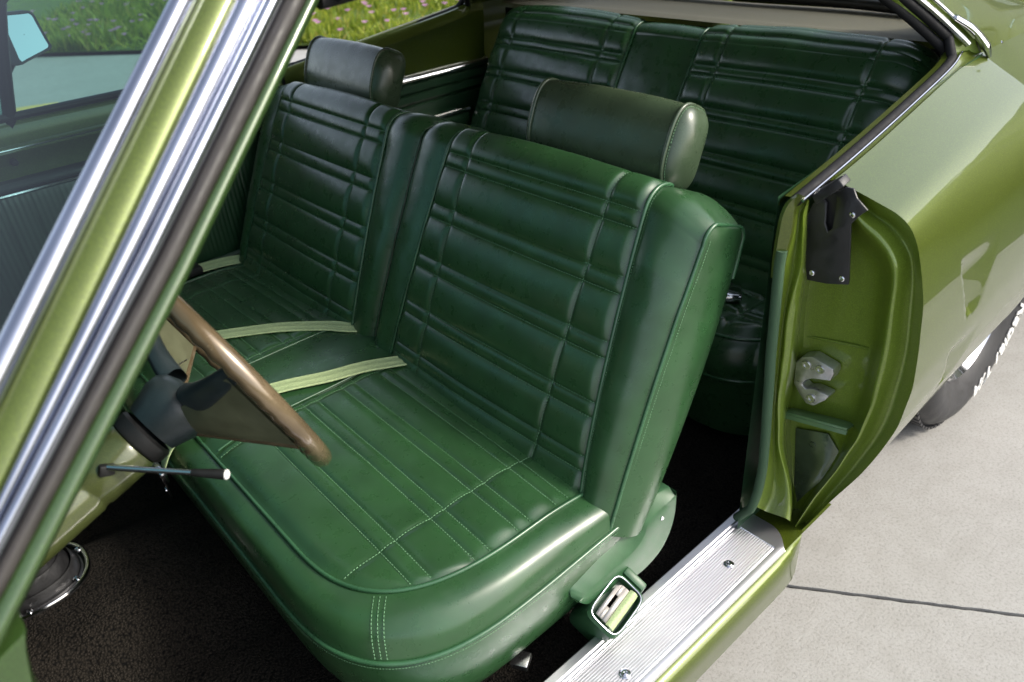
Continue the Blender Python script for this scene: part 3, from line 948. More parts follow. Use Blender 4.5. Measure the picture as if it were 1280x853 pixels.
st_ = m.build('striker', simple('cast_zinc', (.50, .50, .51), .34, .9, nscale=60, namp=.2, bscale=120, bdist=.001), jamb, angle=30)
for a, b in ((-.797, .628), (-.822, .630), (-.815, .566)):
    m = MB()
    m.lathe((.3718, a, b), (-1, 0, 0), [(.0085, -.002), (.0085, .001), (.0075, .0025), (.004, .0025), (.004, .0008), (0, .0008)], 18)
    m.build('screw', M['brushed'], jamb)
# rubber flap with a slot, covering the top of the pillar
m = MB()
FLAP = [(-.776, .908), (-.779, .926), (-.793, .936), (-.8, .931), (-.806, .902), (-.812, .891), (-.818, .898), (-.814, .937), (-.809, .947), (-.821, .959), (-.833, .959), (-.842, .947), (-.861, .935), (-.852, .925), (-.843, .911), (-.848, .886), (-.856, .828), (-.857, .817), (-.823, .807), (-.791, .803), (-.782, .84)]
m.prism([(.338+.012*max(0, (b-.9)/.05), a, b) for a, b in FLAP], (.004, 0, 0), bev=.0012)
fl = m.build('rubber_flap', M['rubber'], jamb, angle=30)
m = MB()
m.prism([(.352, a, b) for a, b in [(-.785, .945), (-.835, .955), (-.832, .880), (-.79, .870)]], (.004, 0, 0))
m.build('slot_backing', M['black'], jamb)
for a, b in ((-.798, .818), (-.846, .824), (-.842, .924)):
    m = MB()
    m.lathe((.3375+.012*max(0, (b-.9)/.05), a, b), (-1, 0, 0), [(.0045, -.001), (.0045, .001), (.003, .002), (0, .0012)], 14)
    m.build('screw', M['chrome'], jamb)
# windlace (welt) along the inner edge of the opening; its top third is a painted lip
WM = (np.array(W0)+np.array(W1))/2
m = MB()
m.tube(cr(np.vstack([WM[4:], [(.275, -.774, .335), (.285, -.752, .298)]]), 120), .0085, 12)
m.build('windlace', M['windlace'], car)
m = MB()
m.grid(np.array([cr(np.array(W0)[:7]+np.array((0, .004, 0)), 40), cr(np.array(W0)[:7]+np.array((-.002, -.002, .001)), 40), cr(np.array(W1)[:7]+np.array((-.003, 0, .002)), 40), cr(np.array(W1)[:7]+np.array((.004, 0, 0)), 40)]))
m.build('pillar_lip', M['paint'], car)
m = MB()
m.prism([(.300, a, b) for a, b in [(-.797, .956), (-.833, .988), (-.842, .980), (-.806, .944)]], (.02, 0, .004), bev=.0015)
m.build('seal_end', M['rubber'], car)

# ---------------------------------------------------------------- quarter panel
Gp = np.vstack([[(.36, -.800, .964)], np.array(G)])[:, 1:]
Gr = np.array([(-.756, 1.028), (-.80, 1.004), (-.87, .965), (-.92, .915), (-.945, .84), (-.955, .76), (-.958, .68), (-.948, .59), (-.922, .50), (-.870, .42), (-.80, .335)])
Gt = np.array([(-.70, 1.015), (-.76, .995), (-.82, .96), (-.865, .905), (-.885, .84), (-.895, .76), (-.898, .68), (-.89, .59), (-.865, .50), (-.82, .42), (-.77, .36)])
NP = 90
Gp, Gr, Gt = [resample(cr(g, 200), NP) for g in (Gp, Gr, Gt)]
WX, WZ, WR = 1.30, .33, .375
def qprof(x):
    if x < .95:
        k = (x-.36)/.59; k = k*.75+.25*k*k*(3-2*k)
        P = Gp*(1-k)+Gr*k
    else:
        k = np.clip((x-.95)/1.6, 0, 1)**1.5
        P = Gr*(1-k)+Gt*k
    a = x-WX
    if abs(a) < WR:
        zb = WZ+math.sqrt(WR*WR-a*a)
        if zb > P[-1, 1]:
            yb = np.interp(-zb, -P[NP//4:, 1], P[NP//4:, 0])
            Q = np.vstack([P[P[:, 1] > zb], [(yb, zb)]])
            P = resample(Q, NP)
    return P
def scoop(x, z, x0, z0, x1, z1, w, depth):
    """pressed-in mark: sharp leading edge from (x0,z0) to (x1,z1), fading out rearwards over w"""
    v = (z0-z)/(z0-z1)
    xe = x0+(x1-x0)*v
    d = (x-xe)/(w*np.clip(.35+.65*(1-v), .2, 1))
    inside = np.clip(v/.25, 0, 1)*np.clip((1-v)/.05, 0, 1)
    return depth*inside*np.clip(d/.04, 0, 1)*np.clip(1-d, 0, 1)
def side_panel(sg, xs, name, parent, mat, scoops=True):
    rows = []
    for x in xs:
        P = qprof(x).copy()
        if scoops:
            d = scoop(x, P[:, 1], .490, .83, .545, .715, .17, .010)+scoop(x, P[:, 1], .50, .67, .540, .575, .15, .009)
            P[:, 0] += d
        rows.append(np.column_stack([np.full(NP, x), sg*-P[:, 0], P[:, 1]]))
    m = MB()
    m.grid(np.array(rows))
    # return flange of the front edge and of the wheel lip
    return m, np.array(rows)
xs = np.concatenate([np.linspace(.36, .95, 100)[:-1], np.linspace(.95, 1.70, 120)[:-1], np.linspace(1.70, 2.55, 30)])
m, rows = side_panel(-1, xs, 'q', car, None)
lip = rows[0]
m.grid(np.array([lip, lip+np.array((.012, .004, -.002)), lip+np.array((.03, .006, -.003))]))
fl_ = rows[:, -1]
m.grid(np.array([fl_, fl_+np.array((0, .010, .002)), fl_+np.array((0, .03, .006))]))
qp = m.build('quarter_panel', M['paint'], car, angle=32)
m, rows_f = side_panel(1, xs, 'q', car, None)
m.grid(np.array([rows_f[:, -1], rows_f[:, -1]+np.array((0, -.03, .004))]))
m.build('quarter_panel', M['paint'], car, angle=32)
# wheel house and inner liner so that nothing shows through
for sg in (-1, 1):
    m = MB()
    a = np.linspace(0, np.pi, 30)
    m.grid(np.array([[(WX+.385*math.cos(t), sg*y, WZ+.385*math.sin(t)) for t in a] for y in (.80, .52)]))
    m.prism([(WX+.385*math.cos(t), sg*.52, WZ+.385*math.sin(t)) for t in a], (0, sg*.004, 0))
    m.build('wheel_house', M['black'], car)
# deck behind the rear window and tail
m = MB()
m.grid(np.array([[(x, y, 1.012+.02*(1-(y/.72)**2)-.02*max(0, x-1.8)) for y in np.linspace(-.735+.02*max(0, x-1.4), .735-.02*max(0, x-1.4), 20)] for x in np.linspace(1.42, 2.55, 24)]))
m.grid(np.array([[(2.55, y, z) for y in (-.86, -.4, 0, .4, .86)] for z in (1.0, .8, .5, .36)]))
m.build('boot_lid', M['paint'], car)

# fenders, hood and nose (ahead of the open door)
fx = np.linspace(-2.55, -1.02, 40)
Gf = Gp.copy(); 
for sg in (-1, 1):
    rws = []
    for x in fx:
        k = np.clip((-1.02-x)/1.53, 0, 1)
        P = Gp*(1-.5*k)+Gt*(.5*k)
        P[:, 1] -= .05*k
        rws.append(np.column_stack([np.full(NP, x), sg*-P[:, 0]*(1-.06*k**3), P[:, 1]]))
    m = MB(); m.grid(np.array(rws)); m.build('front_fender', M['paint'], car, angle=50)
m = MB()
m.grid(np.array([[(x, y, .955+.02*(1-(y/.76)**2)-.06*((-1.05-x)/1.5)**1.5) for y in np.linspace(-.78, .78, 24)] for x in np.linspace(-1.05, -2.55, 30)]))
m.grid(np.array([[(-2.55, y, z) for y in (-.86, -.4, 0, .4, .86)] for z in (.90, .7, .5, .36)]))
m.build('hood', M['paint'], car)
# passenger-side door outer skin
m = MB()
m.grid(np.array([np.column_stack([np.full(NP, x), -Gp[:, 0], Gp[:, 1]]) for x in np.linspace(-1.01, .352, 30)]))
m.build('door_skin', M['paint'], car, angle=50)

# ---------------------------------------------------------------- rocker, sill plate
m = MB()
pr = [(-.742, .2765), (-.80, .2765), (-.849, .2765), (-.858, .2735), (-.866, .266), (-.870, .252), (-.868, .225), (-.860, .17), (-.80, .15), (-.60, .15)]
m.grid(np.array([[(x, y, z) for y, z in pr] for x in (-1.02, -.6, -.2, .2, .26)]))
m.grid(np.array([[(x, max(y, -.870+.018*k_), z) for y, z in pr] for x, k_ in ((.26, 0), (.30, .25), (.33, .7), (.352, 1))]))
m.grid(np.array([[(x, y, z) for y, z in ((-.735, .2772), (-.80, .2772), (-.852, .2772))] for x in (.30, .46)]))
m.build('rocker_panel', M['paint'], car, angle=50)
m = MB()
m.grid(np.array([[(x, -y, z) for y, z in pr] for x in (-1.02, .36)]))
m.build('rocker_panel', M['paint'], car)
def edge(x):                                            # the plate is cut back at its rear outer corner
    return 1.0
m = MB()
xa, xb = -.90, .326
rib = [(-.7345, .262), (-.7345, .2855), (-.737, .288), (-.750, .288), (-.752, .2845), (-.756, .2842), (-.758, .2825), (-.7615, .2822)]
y = -.7625
while y > -.8325:
    rib += [(y, .2814), (y-.0010, .2831), (y-.0024, .2831), (y-.0034, .2814)]
    y -= .0046
rib += [(-.8365, .2822), (-.838, .2838), (-.846, .2838), (-.851, .2815), (-.853, .276)]
sect = np.array(rib)
st = [xa, -.5, -.2, .0, .15, .262, .280]
P = np.array([[(x, yy_, zz_) for yy_, zz_ in sect] for x in st])
m.grid(P)
# smooth border at the rear end, slanting forward on the outer side
flat = np.array([(yy_, min(zz_, .2845) if yy_ < -.755 else zz_) for yy_, zz_ in sect])
def xend(yv): return .328-.0*yv-.035*np.clip((-.80-yv)/.05, 0, 1)**2
E0 = np.array([(.280, a, b) for a, b in sect])
E1 = np.array([(.281, a, .2838 if -.84 < a < -.757 else b) for a, b in flat])
E2 = np.array([(xend(a)-.002, a, .2838 if -.84 < a < -.757 else b) for a, b in flat])
E3 = np.array([(xend(a), a, .277) for a, b in flat])
m.grid(np.array([E0, E1, E2, E3]))
plate = m.build('sill_plate', M['alu'], car, angle=25, recalc=True)
for x, y_ in ((.190, -.800), (-.112, -.814), (-.42, -.81), (-.72, -.81)):
    m = MB()
    m.lathe((x, y_, .2824), (0, 0, 1), [(.0095, 0), (.0095, .0008), (.0082, .0016), (.0060, .0010), (.0052, .0026), (.002, .0034), (0, .0020)], 24)
    m.build('screw', M['chrome'], plate)

# ---------------------------------------------------------------- floor
def floor_z(x, y):
    f = np.clip((-.35-x)/.35, 0, 1)
    tun = (.035+.075*f)*np.exp(-(np.abs(y)/.185)**4)
    toe = .55*np.clip(-1.02-x, 0, 1)
    r = .006*vnoise(x, y, .12, 61)+.002*vnoise(x, y, .03, 62)
    return .203+tun+toe+r
xx = np.linspace(-1.45, .90, 190); yy = np.linspace(-.736, .736, 130)
X, Y = np.meshgrid(xx, yy, indexing='ij')
m = MB()
m.grid(np.stack([X, Y, floor_z(X, Y)], -1))
for sg in (-1, 1):
    m.grid(np.array([[(x, sg*.7355, z) for z in (.19, .24, .279)] for x in np.linspace(-1.2, .9, 30)]))
m.build('carpet', M['carpet'], car)
m = MB()
m.box((-.775, -.265, .2145), (.20, .22, .012), rot=Matrix.Rotation(R(12), 3, 'Z'), bev=.005)
m.box((-.775, -.265, .2200), (.165, .185, .008), rot=Matrix.Rotation(R(12), 3, 'Z'), bev=.003)
m.build('heel_pad', M['rubber'], car)
# gear lever boot
sc = np.array((-.768, .062, .0)); sc[2] = float(floor_z(np.array([sc[0]]), np.array([sc[1]]))[0])
def ov(k, h, ox=0, oy=0, n=72):
    a = np.linspace(0, 2*np.pi, n, endpoint=False)
    ca, sa = np.cos(a), np.sin(a)
    return np.column_stack([sc[0]+ox+np.sign(ca)*np.abs(ca)**.85*.098*k, sc[1]+oy+np.sign(sa)*np.abs(sa)**.85*.088*k, np.full(n, sc[2]+h)])
m = MB()
prof = [(.86, .004), (.80, .003)]
for i_ in range(6):
    r_ = .80-.085*i_; h_ = .004+.024*i_
    prof += [(r_, h_+.002), (r_-.004, h_+.016), (r_-.022, h_+.023), (r_-.046, h_+.018), (r_-.062, h_+.006)]
prof += [(.24, .16), (.12, .17)]
m.grid(np.array([ov(k, h, -.02*h/.1, .01*h/.1) for k, h in prof]), closed_v=True)
boot = m.build('shifter_boot', M['rubber'], car, angle=60)
m = MB()
m.grid(np.array([ov(1.0, 0), ov(1.0, .004), ov(.97, .009), ov(.90, .009), ov(.83, .006), ov(.82, .001)]), closed_v=True)
m.build('bezel', M['chrome'], boot, angle=40)
for t in (15, 75, 135, 195, 255, 315):
    m = MB()
    m.lathe(sc+np.array((.088*math.cos(R(t)), .080*math.sin(R(t)), .0085)), (0, 0, 1), [(.006, 0), (.006, .0015), (.004, .003), (.0015, .0022), (0, .0022)], 14)
    m.build('screw', M['chrome'], boot)
m = MB()
m.tube(cr([sc+np.array((-.02, .01, .09)), sc+np.array((-.02, .02, .25)), sc+np.array((.02, .03, .40))], 20), .007, 10)
m.lathe(sc+np.array((.02, .03, .42)), (0, 0, 1), [(.0, -.026), (.018, -.02), (.026, 0), (.018, .02), (0, .026)], 20)
m.build('gear_lever', M['chrome'], car)

# ---------------------------------------------------------------- driver side inner walls
m = MB()
m.grid(np.array([[(x, -.762, z) for z in (.20, .5, .8, .955+.075*np.clip((x-.29)/.6, 0, 1))] for x in (.272, .6, .95)]))
m.build('quarter_trim', M['vinyl_dark'], car)

# ---------------------------------------------------------------- belt line and roof rail, both sides
def belt_curve(o, dz, n=60):
    P = cr([(.275, -.800, .953), (.45, -.788, .972), (.65, -.772, .996), (.83, -.756, 1.020), (.895, -.746, 1.036)], n)
    return P+np.array((0, o, dz))
RAIL = [(.912, -.742, 1.038), (.893, -.722, 1.062), (.838, -.680, 1.115), (.765, -.640, 1.168), (.66, -.606, 1.222), (.50, -.590, 1.264), (.20, -.585, 1.292), (-.15, -.588, 1.298), (-.285, -.592, 1.292)]
def flipy(P, sg):
    P = np.array(P, float).copy(); P[:, 1] *= -sg; return P
for sg in (-1, 1):
    rail = lambda o: cr(np.array(RAIL)+np.array(o), 110)
    m = MB()
    P0, P1, P2 = belt_curve(.036, -.004), belt_curve(.030, .004), belt_curve(.020, .005)
    m.grid(np.array([flipy(p, sg) for p in (P0+np.array((0, .004, -.02)), P0, P1, P2, belt_curve(.016, -.004))]))
    m.build('window_lip', M['paint'], car)
    m = MB()
    m.tube(flipy(np.vstack([belt_curve(.012, .001)[:-6], cr(np.array(RAIL)[1:]+np.array((0, .006, 0)), 100)]), sg), .0085, 10)
    m.tube(flipy(rail((-.012, .022, -.006))[4:], sg), .009, 10)
    m.build('weatherstrip', M['rubber_matte'], car)
    m = MB()
    m.tube(flipy(belt_curve(.0012, .0035), sg), .0022, 8)
    m.build('belt_moulding', M['chrome'], car)
    m = MB()
    m.tube(flipy(rail((.010, -.006, .006))[3:92], sg), .006, 8)
    m.build('drip_rail', M['brushed'], car)
    m = MB()
    m.tube(flipy(rail((.022, -.010, .016))[3:92], sg), .0035, 8)
    m.build('roof_moulding', M['chrome'], car)
    xk = xs[:100]
    bc = belt_curve(.003, .000, 300)
    E_ = np.column_stack([xk, np.interp(xk, bc[:, 0], bc[:, 1]), np.interp(xk, bc[:, 0], bc[:, 2])])
    Q_ = rows[:100, 0]
    m = MB()
    m.grid(np.array([flipy(E_*(1-k_)+Q_*k_+np.array((0, 0, -.002*math.sin(math.pi*k_))), sg) for k_ in np.linspace(0, 1, 5)]))
    m.build('belt_flange', M['paint'], car)
    # bright cap at the foot of the drip rail
    m = MB()
    cp = cr([(.958, -.772, 1.022), (.950, -.762, 1.044), (.925, -.742, 1.075), (.895, -.718, 1.098)], 24)
    m.tube(flipy(cp, sg), np.concatenate([np.linspace(.006, .015, 8), np.linspace(.015, .010, 16)]), 12, flat=.55)
    m.lathe(flipy([(.962, -.785, 1.048)], sg)[0], (.2, sg*.8, .4), [(.0035, 0), (.0035, .0016), (0, .003)], 12)
    m.build('drip_rail_cap', M['chrome'], car)
    # sail panel (rear roof pillar)
    F_ = cr([(.955, -.757, 1.030), (.935, -.738, 1.070), (.872, -.694, 1.126), (.795, -.652, 1.182), (.69, -.616, 1.238), (.56, -.598, 1.277)], 40)
    R_ = cr([(1.58, -.715, 1.018), (1.42, -.690, 1.045), (1.26, -.648, 1.095), (1.12, -.606, 1.165), (1.0, -.575, 1.235), (.90, -.555, 1.285)], 40)
    k = np.linspace(0, 1, 40)
    v = np.linspace(0, 1, 40)
    S_ = F_[:, None]*(1-k)[None, :, None]+R_[:, None]*k[None, :, None]
    S_ = S_+(4*k*(1-k))[None, :, None]*(v[:, None, None]*np.array((0, -.012, .012)))
    row0 = np.column_stack([np.linspace(.955, 1.58, 40), np.interp(np.linspace(.955, 1.58, 40), xs, rows[:, 0, 1]), np.interp(np.linspace(.955, 1.58, 40), xs, rows[:, 0, 2])])
    bl = np.clip(1-v/.25, 0, 1)[:, None, None]**2
    S_ = S_*(1-bl)+(row0[None]+v[:, None, None]*np.array((-.25, .10, .22)))*bl
    S_[0] = row0
    m = MB()
    Sg = S_.copy(); Sg[..., 1] *= -sg
    m.grid(Sg)
    m.build('sail_panel', M['paint'], car, angle=60)
    m = MB()
    ra_ = resample(flipy(rail((-.006, .010, -.012)), sg), 60)[:40]
    fb_ = resample(np.vstack([Sg[:, 0]]), 40)
    m.grid(np.array([ra_*(1-k_)+fb_*k_+np.array((0, 0, -.012*math.sin(math.pi*k_))) for k_ in np.linspace(0, 1, 6)]))
    m.build('pillar_flange', M['paint_jamb_lit'], car)
    rear_edge = Sg[:, -1]
    m = MB(); m.tube(rear_edge+np.array((.004, 0, .004)), .011, 10); m.build('window_moulding', M['chrome'], car)
    m = MB(); m.tube(rear_edge+np.array((.020, sg*-.008, .002)), .012, 10); m.build('window_gasket', M['rubber'], car)
# roof skin and headliner
for nm, dz, mt in (('roof', .012, 'paint'), ('headliner', -.014, 'head')):
    m = MB()
    Pr = []
    for x in np.linspace(-.31, .92, 50):
        zr_ = np.interp(x, [-.36, -.28, .2, .55, .70, .92], [1.304, 1.306, 1.304, 1.286, 1.283, 1.280])
        hw = np.interp(x, [-.36, .2, .55, .92], [.600, .600, .602, .560])*(1 if nm == 'roof' else .955)
        ys = np.linspace(-1, 1, 40)
        Pr.append(np.column_stack([np.full(40, x), hw*ys, zr_+dz+.050*(1-np.abs(ys)**2.4)]))
    m.grid(np.array(Pr)); m.build(nm, M[mt], car)
# rear window and parcel shelf
m = MB()
Pr = []
for v_ in np.linspace(0, 1, 12):
    row = []
    for u_ in np.linspace(-1, 1, 30):
        lo = np.array((1.335-.06*u_*u_*u_*u_+.0, .66*u_, 1.045-.015*u_*u_)); hi = np.array((.93, .545*u_, 1.335-.045*u_*u_))
        row.append(lo*(1-v_)+hi*v_+np.array((.03, 0, .03))*4*v_*(1-v_)*.6)
    Pr.append(row)
Pr = np.array(Pr)
m.grid(Pr); m.build('rear_window', M['glass_clear'], car)
m = MB(); m.tube(Pr[0]+np.array((-.01, 0, -.004)), .014, 10); m.tube(Pr[0]+np.array((.02, 0, .0)), .012, 10); m.build('window_gasket', M['rubber'], car)
m = MB()
m.grid(np.array([[(x, y, 1.016+.010*math.exp(-((x-1.05)/.05)**2)+.003*float(vnoise(np.array([x]), np.array([y]), .25, 71)[0])) for y in np.linspace(-.70, .70, 30)] for x in np.linspace(1.02, 1.36, 14)]))
m.build('parcel_shelf', M['parcel'], car)
# bulkhead behind the rear seat
m = MB()
m.grid(np.array([[(1.08, y, z) for y in (-.75, .75)] for z in (.2, 1.0)]))
m.build('bulkhead', M['black'], car)

# ---------------------------------------------------------------- windscreen pillars
p0 = np.array((-.714, -.75, .974)); ax = np.array((.7495, .2853, .5973)); Nn_ = np.array((-.1996, -.7629, .6149)); Ww = np.array((-.6312, .5802, .5148))
bl_ = [.5, .25, .06]
bw = np.array([(.107, .086, .060, .037, .033, .021, .005, -.001), (.101, .080, .052, .034, .033, .019, .004, -.006), (.086, .063, .039, .025, .024, .010, -.002, -.011)])
def wv_(l):
    l = np.asarray(l)
    pts = np.array([np.polyval(np.polyfit([.06, .25, .5], bw[::-1, j], 1), l) for j in range(8)]).T
    return pts
ls = np.linspace(-.16, .64, 44)
WV = wv_(ls)
WV[:, 5:] += (.0027+.006*np.clip((.25-ls)/.25, 0, 1.5))[:, None]
WV[:, 3:5] += (.003*np.clip((.25-ls)/.25, 0, 1.5))[:, None]
def strip_band(sg, j0, j1, h0, hb, under=.02, e0=0.0, e1=0.0):
    """rounded band between across-offsets j0 and j1, raised by h0 with a crown of hb"""
    m = MB()
    us = np.linspace(0, 1, 11)
    rowsb = []
    for i, l in enumerate(ls):
        a, b = WV[i, j0]-e0, WV[i, j1]+e1
        w_ = a+(b-a)*us
        h = h0+hb*(1-(2*us-1)**2)**.7
        w_ = np.r_[w_[0], w_, w_[-1]]; h = np.r_[h[0]-under, h, h[-1]-under]
        rowsb.append(p0+ax*l+w_[:, None]*Ww+h[:, None]*Nn_)
    rowsb = np.array(rowsb); rowsb[..., 1] *= -sg
    m.grid(rowsb)
    return m
for sg in (-1, 1):
    m = strip_band(sg, 0, 6, -.016, 0, .03)
    m.build('windscreen_pillar', M['paint'], car)
    pil = [o for o in car.children if o.name.startswith('windscreen_pillar')][-1]
    strip_band(sg, 0, 1, -.004, .010).build('windscreen_moulding', M['moulding'], car)
    strip_band(sg, 1, 2, -.008, .004, e0=-.0005).build('pillar_skin', M['paint'], car)
    strip_band(sg, 2, 3, -.004, .008, e0=.0005, e1=.0004).build('drip_moulding', M['moulding'], car)
    strip_band(sg, 3, 5, -.004, .007, e0=-.0012, e1=-.0008).build('frame_moulding', M['moulding'], car)
    strip_band(sg, 5, 6, -.013, .006).build('pillar_weatherstrip', M['rubber_grey'], car)
    strip_band(sg, 6, 7, -.014, .003, .010, e1=-.003).build('pillar_edge', M['paint_shaded'], car)
    # lower hinge pillar and cowl side
    m = MB()
    P = [(-.752, .855), (-.742, .898), (-.735, .915), (-.80, .885), (-1.03, .78), (-1.03, .27), (-.80, .27), (-.765, .40), (-.756, .62)]
    m.prism([(x, -sg*.70, z) for x, z in P], (0, -sg*.05, 0), bev=.006)
    m.build('hinge_pillar', M['paint_shaded'], car)
# windscreen glass
m = MB()
rowsg = []
for l in np.linspace(-.12, .63, 18):
    a = p0+ax*l+np.interp(l, ls, WV[:, 0])*Ww-.010*Nn_
    ys = np.linspace(a[1], -a[1], 40)
    u_ = ys/abs(a[1])
    rowsg.append(np.column_stack([a[0]-.16*(1-u_**2), ys, a[2]+.012*(1-u_**2)]))
rowsg = np.array(rowsg)
m.grid(rowsg); m.build('windscreen', M['glass'], car)
m = MB(); m.tube(rowsg[-1]+np.array((.015, 0, .012)), .013, 10); m.build('windscreen_header', M['chrome'], car)
m = MB()
m.grid(np.array([[(x, y, z) for y in np.linspace(-.74, .74, 20)] for x, z in ((-1.12, .955), (-.92, .955), (-.84, .945), (-.80, .91), (-.79, .80), (-.80, .66), (-.85, .63), (-1.1, .60))]))
m.build('dashboard', M['pad'], car)

# ---------------------------------------------------------------- far door and quarter trim
t = M
m = MB()
xs_d = np.linspace(-1.0, .247, 40)
def sect_grid(m, xs_, prof):
    m.grid(np.array([[(x, y, z) for y, z in prof] for x in xs_]))
sect_grid(m, xs_d, [(.775, .982), (.752, .980), (.748, .972), (.748, .930), (.741, .924), (.738, .915), (.742, .905), (.750, .88), (.752, .856)])
pd = m.build('passenger_door', M['paint_in'], car)
m = MB(); sect_grid(m, xs_d, [(.752, .856), (.738, .852), (.733, .843), (.734, .834), (.745, .830)]); m.build('door_trim_cap', M['pad'], pd)
m = MB()
m.tube([(x, .733, .826) for x in np.linspace(-1, .245, 10)], .005, 8); m.tube([(x, .740, .9215) for x in np.linspace(-1, .245, 10)], .0025, 8)
m.build('chrome_strip', M['chrome'], pd)
m = MB()
rr = []
for x in np.linspace(-1.0, .247, 420):
    d = .0022*abs(math.sin(x*math.pi/.0125))**.6
    rr.append([(x, .744-.0*d, .822), (x, .740-d, .80), (x, .738-d, .66), (x, .738-d, .53), (x, .740, .515)])
m.grid(np.array(rr))
sect_grid(m, xs_d, [(.740, .515), (.728, .508), (.728, .495), (.738, .488), (.736, .44), (.728, .43), (.738, .42), (.740, .27)])
m.build('door_panel', M['vinyl_dark'], pd)
m = MB()
m.tube([(x, .752, .988) for x in np.linspace(-.98, .247, 10)], .009, 10)
m.build('window_felt', M['rubber'], pd)
m = MB(); m.lathe((-.44, .742, .895), (0, -1, 0), [(.008, 0), (.008, .012), (.006, .016), (0, .017)], 16); m.build('lock_knob', M['black'], pd)
# vent window post and glass, upper frame
m = MB()
vp = [np.array((-.415, .762, .965)), np.array((-.375, .72, 1.14)), np.array((-.338, .66, 1.29))]
m.tube(cr(vp, 12), .014, 10)
m.build('vent_post', M['rubber'], pd)
m = MB()
m.grid(np.array([[np.array((-.84, .762, .975))*(1-k)+vp[0]*k, np.array((-.60, .705, 1.14))*(1-k)+vp[1]*k, np.array((-.36, .625, 1.28))*(1-k)+vp[2]*k] for k in np.linspace(0, 1, 8)]))
m.build('vent_glass', M['glass'], pd)
# far quarter trim
xq_ = np.linspace(.256, .98, 40)
zb_ = lambda x: .962+.075*np.clip((x-.26)/.64, 0, 1)
m = MB()
m.grid(np.array([[(x, .775, zb_(x)-.004), (x, .752, zb_(x)), (x, .742, zb_(x)-.012), (x, .742, zb_(x)-.05), (x, .752, .90), (x, .754, .856)] for x in xq_]))
fq = m.build('quarter_trim', M['paint_in'], car)
m = MB()
sect_grid(m, xq_, [(.754, .846), (.744, .838), (.738, .834), (.736, .815), (.742, .812), (.744, .806), (.737, .802), (.735, .785), (.742, .780), (.745, .774), (.738, .770), (.738, .60), (.738, .24)])
m.build('lower_panel', M['vinyl_dark'], fq)
m = MB()
m.grid(np.array([[(x, .756, .864), (x, .750, .862), (x, .744, .857), (x, .738, .850), (x, .737, .845), (x, .752, .842)] for x in np.linspace(.36, .985, 20)]))
m.build('chrome_strip', M['chrome'], fq)
m = MB()
m.box((.66, .705, .705), (.34, .075, .055), bev=.012)
ar = m.build('armrest', M['vinyl_dark'], fq)
m = MB()
m.tube([(.49, .672, .738), (.83, .672, .738)], .0075, 8); m.box((.60, .690, .735), (.07, .03, .012), bev=.003)
m.build('armrest_moulding', M['chrome'], fq)
m = MB(); m.box((.2515, .75, .72), (.006, .02, .50)); m.build('door_gap_dark', M['black'], fq)  # black box paints in the shade of the open shut-line gap
# far mirror
m = MB()
mg = np.array([(-.312, 1.000, 1.168), (-.247, .990, 1.165), (-.243, .945, 1.092), (-.3175, .941, 1.0700)])
def rrect(k, d):
    c = mg.mean(0); q = c+(mg-c)*k+np.array(d)
    q = np.vstack([q, q[:1]])
    return resample(cr(resample(q, 24), 60), 61)[:-1]
m.grid(np.array([rrect(1.16, (0, 0, 0)), rrect(1.2, (-.01, .012, 0)), rrect(1.0, (-.03, .04, 0)), rrect(.4, (-.045, .06, 0)), rrect(.05, (-.047, .063, 0))]), closed_v=True)
m.grid(np.array([rrect(1.16, (0, 0, 0)), rrect(1.06, (.003, -.002, 0)), rrect(1.04, (-.004, .004, 0))]), closed_v=True)
m.tube(cr([(-.30, .99, 1.10), (-.37, .975, 1.03), (-.43, .90, .985), (-.45, .84, .97)], 14), .014, 10)
mir = m.build('door_mirror', M['rubber'], car)
m = MB(); m.grid(np.array([rrect(1.05, (-.002, .002, 0)), rrect(.5, (-.002, .002, 0)), rrect(.02, (-.002, .002, 0))]), closed_v=True)
m.build('mirror_face', M['mirror'], mir)

# ---------------------------------------------------------------- steering
SW = np.array((-.430, -.360, .832)); T_ = R(22); SR = .186
sa = np.array((-math.cos(T_), 0, -math.sin(T_)))           # along the column, away from the driver
su = np.array((0, 1.0, 0)); sv = np.array((-math.sin(T_), 0, math.cos(T_)))
a = np.linspace(0, 2*np.pi, 240, endpoint=False)
m = MB()
seg = 20
ph = np.linspace(0, 2*np.pi, seg, endpoint=False)
rings = []
for t_ in a:
    e_ = math.cos(t_)*su+math.sin(t_)*sv
    rad = .0138+0*ph
    scal = .0026*(.5+.5*math.cos(t_*44))
    bite = np.clip(np.sin(ph)*.8-np.cos(ph)*.35, 0, 1)            # finger grips on the dash side of the rim
    rad = rad-scal*bite
    rings.append(SW+e_*SR+(rad*np.cos(ph))[:, None]*e_+(rad*np.sin(ph))[:, None]*sa)
m.grid(np.array(rings), closed_u=True, closed_v=True)
wheel_rim = m.build('steering_wheel', M['wood'], car, angle=60)
hub = SW+sa*.095
def plate(ang, w0, w1, th, r0, r1, d0, d1):
    e_ = math.cos(R(ang))*su+math.sin(R(ang))*sv; f = np.cross(sa, e_)
    A0, A1 = SW+sa*d0+e_*r0, SW+sa*d1+e_*r1
    return [A0-f*w0, A0+f*w0, A1+f*w1, A1-f*w1]
def wp(ang, r, d):
    return SW+sa*d+(math.cos(R(ang))*su+math.sin(R(ang))*sv)*r
